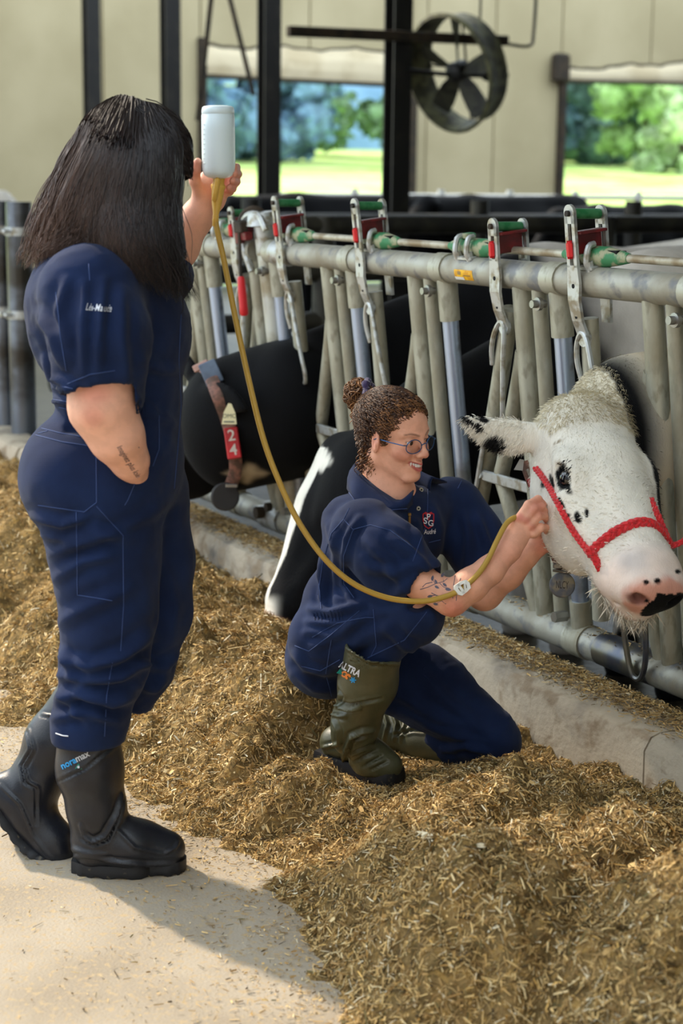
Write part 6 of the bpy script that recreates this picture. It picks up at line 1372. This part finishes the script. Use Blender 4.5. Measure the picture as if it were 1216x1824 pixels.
# black cow
kc = thing('cow_collar', P(415, 800, 5.42), 'brown collar with grey box and red plate on the black cow', 'collar')
ck_ = [(362, 655, 5.62), (375, 668, 5.55), (392, 700, 5.49), (405, 745, 5.45), (415, 785, 5.43), (420, 830, 5.43), (412, 858, 5.46)]
def onb(x, y, lift, Yd): h = BS.hit(x, y, lift); return h if h is not None and abs(h[1] - Yd) < .35 else P(x, y, Yd)
cp = [onb(x, y, .012, Y) for x, y, Y in ck_]; ribbon(cp, .022, .005).build('strap', m_leath, kc)
def plate(name, x, y, Y, hw, hh, ang, mat, par, th=.008, lift=.022):
    c = onb(x, y, lift, Y); a = math.radians(ang); u = CR * math.cos(a) + CU * math.sin(a); v = -CR * math.sin(a) + CU * math.cos(a); b = MB(); b.box(c, (hw, th, hh), R=np.stack([u, CF, v], 1), bev=.003); return b.build(name, mat, par, False), c, u, v
plate('strap_box', 381, 672, 5.52, .030, .040, 24, m_grey, kc, .016); b = MB(); q = onb(358, 652, .012, 5.6); b.box(q, (.028, .008, .012), R=np.stack([nrm(CR + CU * .5), CF, nrm(CU - CR * .5)], 1), bev=.003); b.build('strap_end', M('pink leather', (190, 150, 136), .7), kc, False)
pl, c, u, v = plate('number_plate', 416, 786, 5.43, .023, .052, 8, m_tagred, kc)
for ch, dy in (('2', .024), ('4', -.024)): V, F = text_mesh(ch, 1.0, 0, None, 0, .01); mk('number', c - CF * .0095 + v * dy + V[:, :1] * .052 * u + V[:, 1:2] * .052 * v, F, m_pale, pl, False)
q = onb(404, 862, .05, 5.46); b = MB(); b.lathe(q, nrm(-CF + CR * .2), [(0, .04), (.004, .048), (.022, .048), (.026, .044)], 24); b.build('disc', M('dark disc', (40, 36, 34), .6), kc)
b = MB(); b.box(onb(414, 846, .05, 5.45), (.02, .006, .006), bev=.002); b.build('buckle', m_bolt, kc)
e2 = thing('ear_tag', P(408, 738, 5.40), 'pale yellow ear tag in the black cow ear', 'ear tag'); V, F = text_mesh('OMC', 1.0); b = MB(); c = P(408, 738, 5.375)
b.prism([(-.024, -.032), (.024, -.032), (.020, .004), (.007, .034), (-.003, .036), (-.018, .006)], c, CR, CU, CF * .004); tg_ = b.build('tag', m_tagyel, e2, False)
mk('number', c - CF * .001 - CU * .006 + V[:, :1] * .019 * CR + V[:, 1:2] * .019 * CU, F, M('tag ink', (96, 96, 84), .7), tg_, False); V, F = text_mesh('LAIT 24', 1.0); 
b = MB(); b.box(c - CF * .0008 - CU * .024, (.017, .0004, .0022), R=np.stack([CR, CF, CU], 1)); b.build('small_print', M('tag ink small', (110, 110, 98), .7), tg_, False)
# ================================================================ chopped feed along the kerb
FEED_EDGE = lambda s: -1.0 + .07 * np.sin(s * 3.1 + .6) + .04 * np.sin(s * 7.3) + np.where(s > 1.5, -.10 * sstep(1.5, 2.2, s), 0)
def feed_h(s, n):
    s, n = np.asarray(s, float), np.asarray(n, float); q = np.stack([s, n, 0 * s], 1); e = FEED_EDGE(s) + vnoise(q, 5.5, 11, 4) * .20
    t = np.clip((n - e) / (-e), 0, 1); pr = sstep(0, .42, t) * (1 - .62 * sstep(.45, 1.0, t))
    amp = .12 + .10 * sstep(.25, -.35, s) + .07 * sstep(1.3, 2.2, s)
    h = pr * amp * (1 + .8 * vnoise(q, 2.6, 3, 2)) + sstep(0, .25, t) * (.11 * np.abs(vnoise(q, 4.2, 7, 2)) + .06 * np.abs(vnoise(q, 11, 9, 2)) + .018 * vnoise(q, 24, 13, 1))
    # trodden hollows where the kneeling woman's boot and knee rest
    for (bs, bn, r_, hz) in HOLLOWS: d = np.hypot(s - bs, n - bn); h = h * (1 - sstep(r_, r_ * .35, d)) + hz * sstep(r_, r_ * .35, d)
    return np.maximum(h, 0) * sstep(.0, .05, t) - .004 * (1 - sstep(0, .05, t))
def _sn(p_): f = toF(p_)[0]; return f[0], f[1]
HOLLOWS = [(*_sn(hg), .19, .022), (*_sn(tg), .20, .030), (*_sn((hg + tg) / 2), .20, .022), (*_sn(tg - A(.02, .16, 0)), .17, .035), (*_sn(hg - A(.02, .16, 0)), .17, .03), (*_sn(P(885, 1330, 3.925)), .19, .022), (*_sn(P(770, 1320, 4.03)), .2, .022), (*_sn(P(690, 1300, 4.12)), .2, .02), (*_sn(P(800, 1350, 3.86)), .18, .03)]
m_feed = M('chopped feed mass', (146, 120, 78), .95, c2=(98, 80, 50), vscale=26, vlo=.35, vhi=.65, bump=.008, bscale=110, c3=(164, 132, 78), v3=60, spec=.1)
m_straw = M('chopped straw', (190, 150, 86), .75, vcol=True, spec=.25)
def grid_feed(name, ss, ns, parent=None):
    Sg, Ng = np.meshgrid(ss, ns, indexing='ij'); h = feed_h(Sg.ravel(), Ng.ravel()); q = np.stack([Sg.ravel(), Ng.ravel(), h], 1); h = h + np.where(h > .004, vnoise(q, 40, 5, 2) * .006, 0)
    V = FA + Sg.ravel()[:, None] * FD + Ng.ravel()[:, None] * FE + h[:, None] * UZ; a, c = len(ss), len(ns); i = np.arange(a * c).reshape(a, c)
    F = np.stack([i[:-1, :-1], i[:-1, 1:], i[1:, 1:], i[1:, :-1]], -1).reshape(-1, 4); return mk(name, V, F, m_feed, parent, True)
heap = grid_feed('feed_heap', np.concatenate([np.arange(-1.3, 2, .014), np.arange(2, 9, .03)]), np.arange(-1.32, .006, .0135)); tag(heap, 'long heap of chopped tan feed lying along the concrete kerb', 'feed', kind='stuff')
PAL = np.array([lin(c) for c in ((236, 196, 120), (214, 172, 100), (178, 140, 80), (244, 216, 156), (132, 104, 60), (120, 108, 64), (250, 234, 196), (88, 70, 44), (228, 180, 90))]); PAL = PAL * .86 + PAL.mean(1, keepdims=True) * .14 * A(1.02, 1, .92); PW = np.array([.22, .2, .16, .10, .11, .06, .05, .06, .04])
def straw(name, base, nrm_, n, ln, wd, parent, seed, tilt=.45, pal=PW, flat=False):
    r = np.random.default_rng(seed); d = r.normal(size=(n, 3)); d -= nrm_ * (d * nrm_).sum(1)[:, None] * (1 - tilt * r.random((n, 1))); d /= np.linalg.norm(d, axis=1)[:, None]
    L = (ln[0] + (ln[1] - ln[0]) * r.random((n, 1)) ** 2.2); w = (wd[0] + (wd[1] - wd[0]) * r.random((n, 1)) ** 2); sd = np.cross(d, nrm_ + .8 * r.normal(size=(n, 3))); sd /= np.linalg.norm(sd, axis=1)[:, None] + 1e-9
    up = np.cross(sd, d); c = base + nrm_ * (.002 + .006 * r.random((n, 1))) * (0.3 if flat else 1); bend = up * L * r.normal(0, .10, (n, 1)) * (.3 if flat else 1)
    pts = np.stack([c - d * L * .5 - sd * w, c - d * L * .5 + sd * w, c + bend + sd * w * 1.1, c + d * L * .5 + sd * w * .8, c + d * L * .5 - sd * w * .8, c + bend - sd * w * 1.1], 1)
    i = np.arange(n * 6).reshape(n, 6); F = np.concatenate([i[:, [0, 1, 2, 5]], i[:, [5, 2, 3, 4]]]); k = r.choice(len(PAL), n, p=pal / pal.sum()); col = PAL[k] * r.uniform(.62, 1.05, (n, 1))
    o = mk(name, pts.reshape(-1, 3), F, m_straw, parent, False, np.repeat(col, 6, 0)); o['kind'] = 'stuff'; return o
def heap_points(n, s0, s1, seed, n0=-1.3, n1=-.005):
    r = np.random.default_rng(seed); s = r.uniform(s0, s1, n); nn = r.uniform(n0, n1, n); h = feed_h(s, nn); e = .012; hx = (feed_h(s + e, nn) - h) / e; hy = (feed_h(s, nn + e) - h) / e
    keep = h > .002; N = UZ - hx[:, None] * FD - hy[:, None] * FE; N /= np.linalg.norm(N, axis=1)[:, None]; return (FA + s[:, None] * FD + nn[:, None] * FE + h[:, None] * UZ)[keep], N[keep]
for i, (cnt, s0, s1, ln, wd) in enumerate(((120000, -.95, .55, (.004, .030), (.0005, .0018)), (52000, .55, 1.9, (.004, .030), (.0006, .0020)), (34000, 1.9, 5.5, (.006, .034), (.0009, .0026)), (1500, -.9, 1.9, (.03, .085), (.0006, .0016)), (1300, -.9, 1.9, (.008, .022), (.003, .0065)))):
    bp, N = heap_points(cnt, s0, s1, 50 + i); straw('straw', bp, N, len(bp), ln, wd, heap, 60 + i, .6 if i < 3 else .9)
# thin scatter on the concrete, thick near the heap and thinning out
r = np.random.default_rng(77); n = 30000; s = r.uniform(-.9, 2.4, n); dd = r.exponential(.13, n); nn = FEED_EDGE(s) - dd + .22; k = feed_h(s, nn) < .003
bp = (FA + s[:, None] * FD + nn[:, None] * FE + .002 * UZ)[k]; bp[:, 2] = .002; sc_ = straw('straw_scatter', bp, np.tile(UZ, (len(bp), 1)), len(bp), (.003, .018), (.0005, .0016), None, 78, .08, flat=True); tag(sc_, 'loose bits of feed strewn over the pale concrete beside the heap', 'straw')
n = 500; s = r.uniform(-1.2, 2, n); nn = r.uniform(-2.2, -1.0, n); bp = FA + s[:, None] * FD + nn[:, None] * FE; bp[:, 2] = .002; straw('straw', bp, np.tile(UZ, (n, 1)), n, (.003, .026), (.0005, .002), sc_, 79, .06, PW * A(1, 1, 1, .6, 2, 1, .5, 2, 1), flat=True)
# feed lying on the kerb top
n = 26000; s = r.uniform(-.9, 3.2, n); nn = np.clip(r.normal(.115, .034, n), .02, .183); cl = vnoise(np.stack([s, nn * .5, 0 * s], 1), 5, 4, 2); k = cl > -.6; s, nn = s[k], nn[k]
bp = FA + s[:, None] * FD + nn[:, None] * FE + (.2 + .018 * np.exp(-((nn - .125) / .035) ** 2) * (.5 + .5 * r.random(len(s))))[:, None] * UZ; ks_ = straw('straw_on_kerb', bp, np.tile(UZ, (len(bp), 1)), len(bp), (.004, .028), (.0005, .0019), None, 80, .35); tag(ks_, 'strip of chopped feed resting on top of the concrete kerb', 'straw')
n = 420; s = np.concatenate([r.normal(c_, .05, n // 6) for c_ in (.98, .80, .66, .45, .25, 1.5)]); a_ = r.normal(0, .45, len(s)); bp = np.array([G(s_, .25) + (UZ * math.cos(t_) - FE * math.sin(t_)) * .0445 for s_, t_ in zip(s, a_)]); rs_ = straw('straw_on_rail', bp, np.tile(UZ, (len(bp), 1)), len(bp), (.004, .022), (.0006, .002), None, 81, .2, flat=True); tag(rs_, 'few bits of feed lying on the bottom rail of the fence', 'straw')
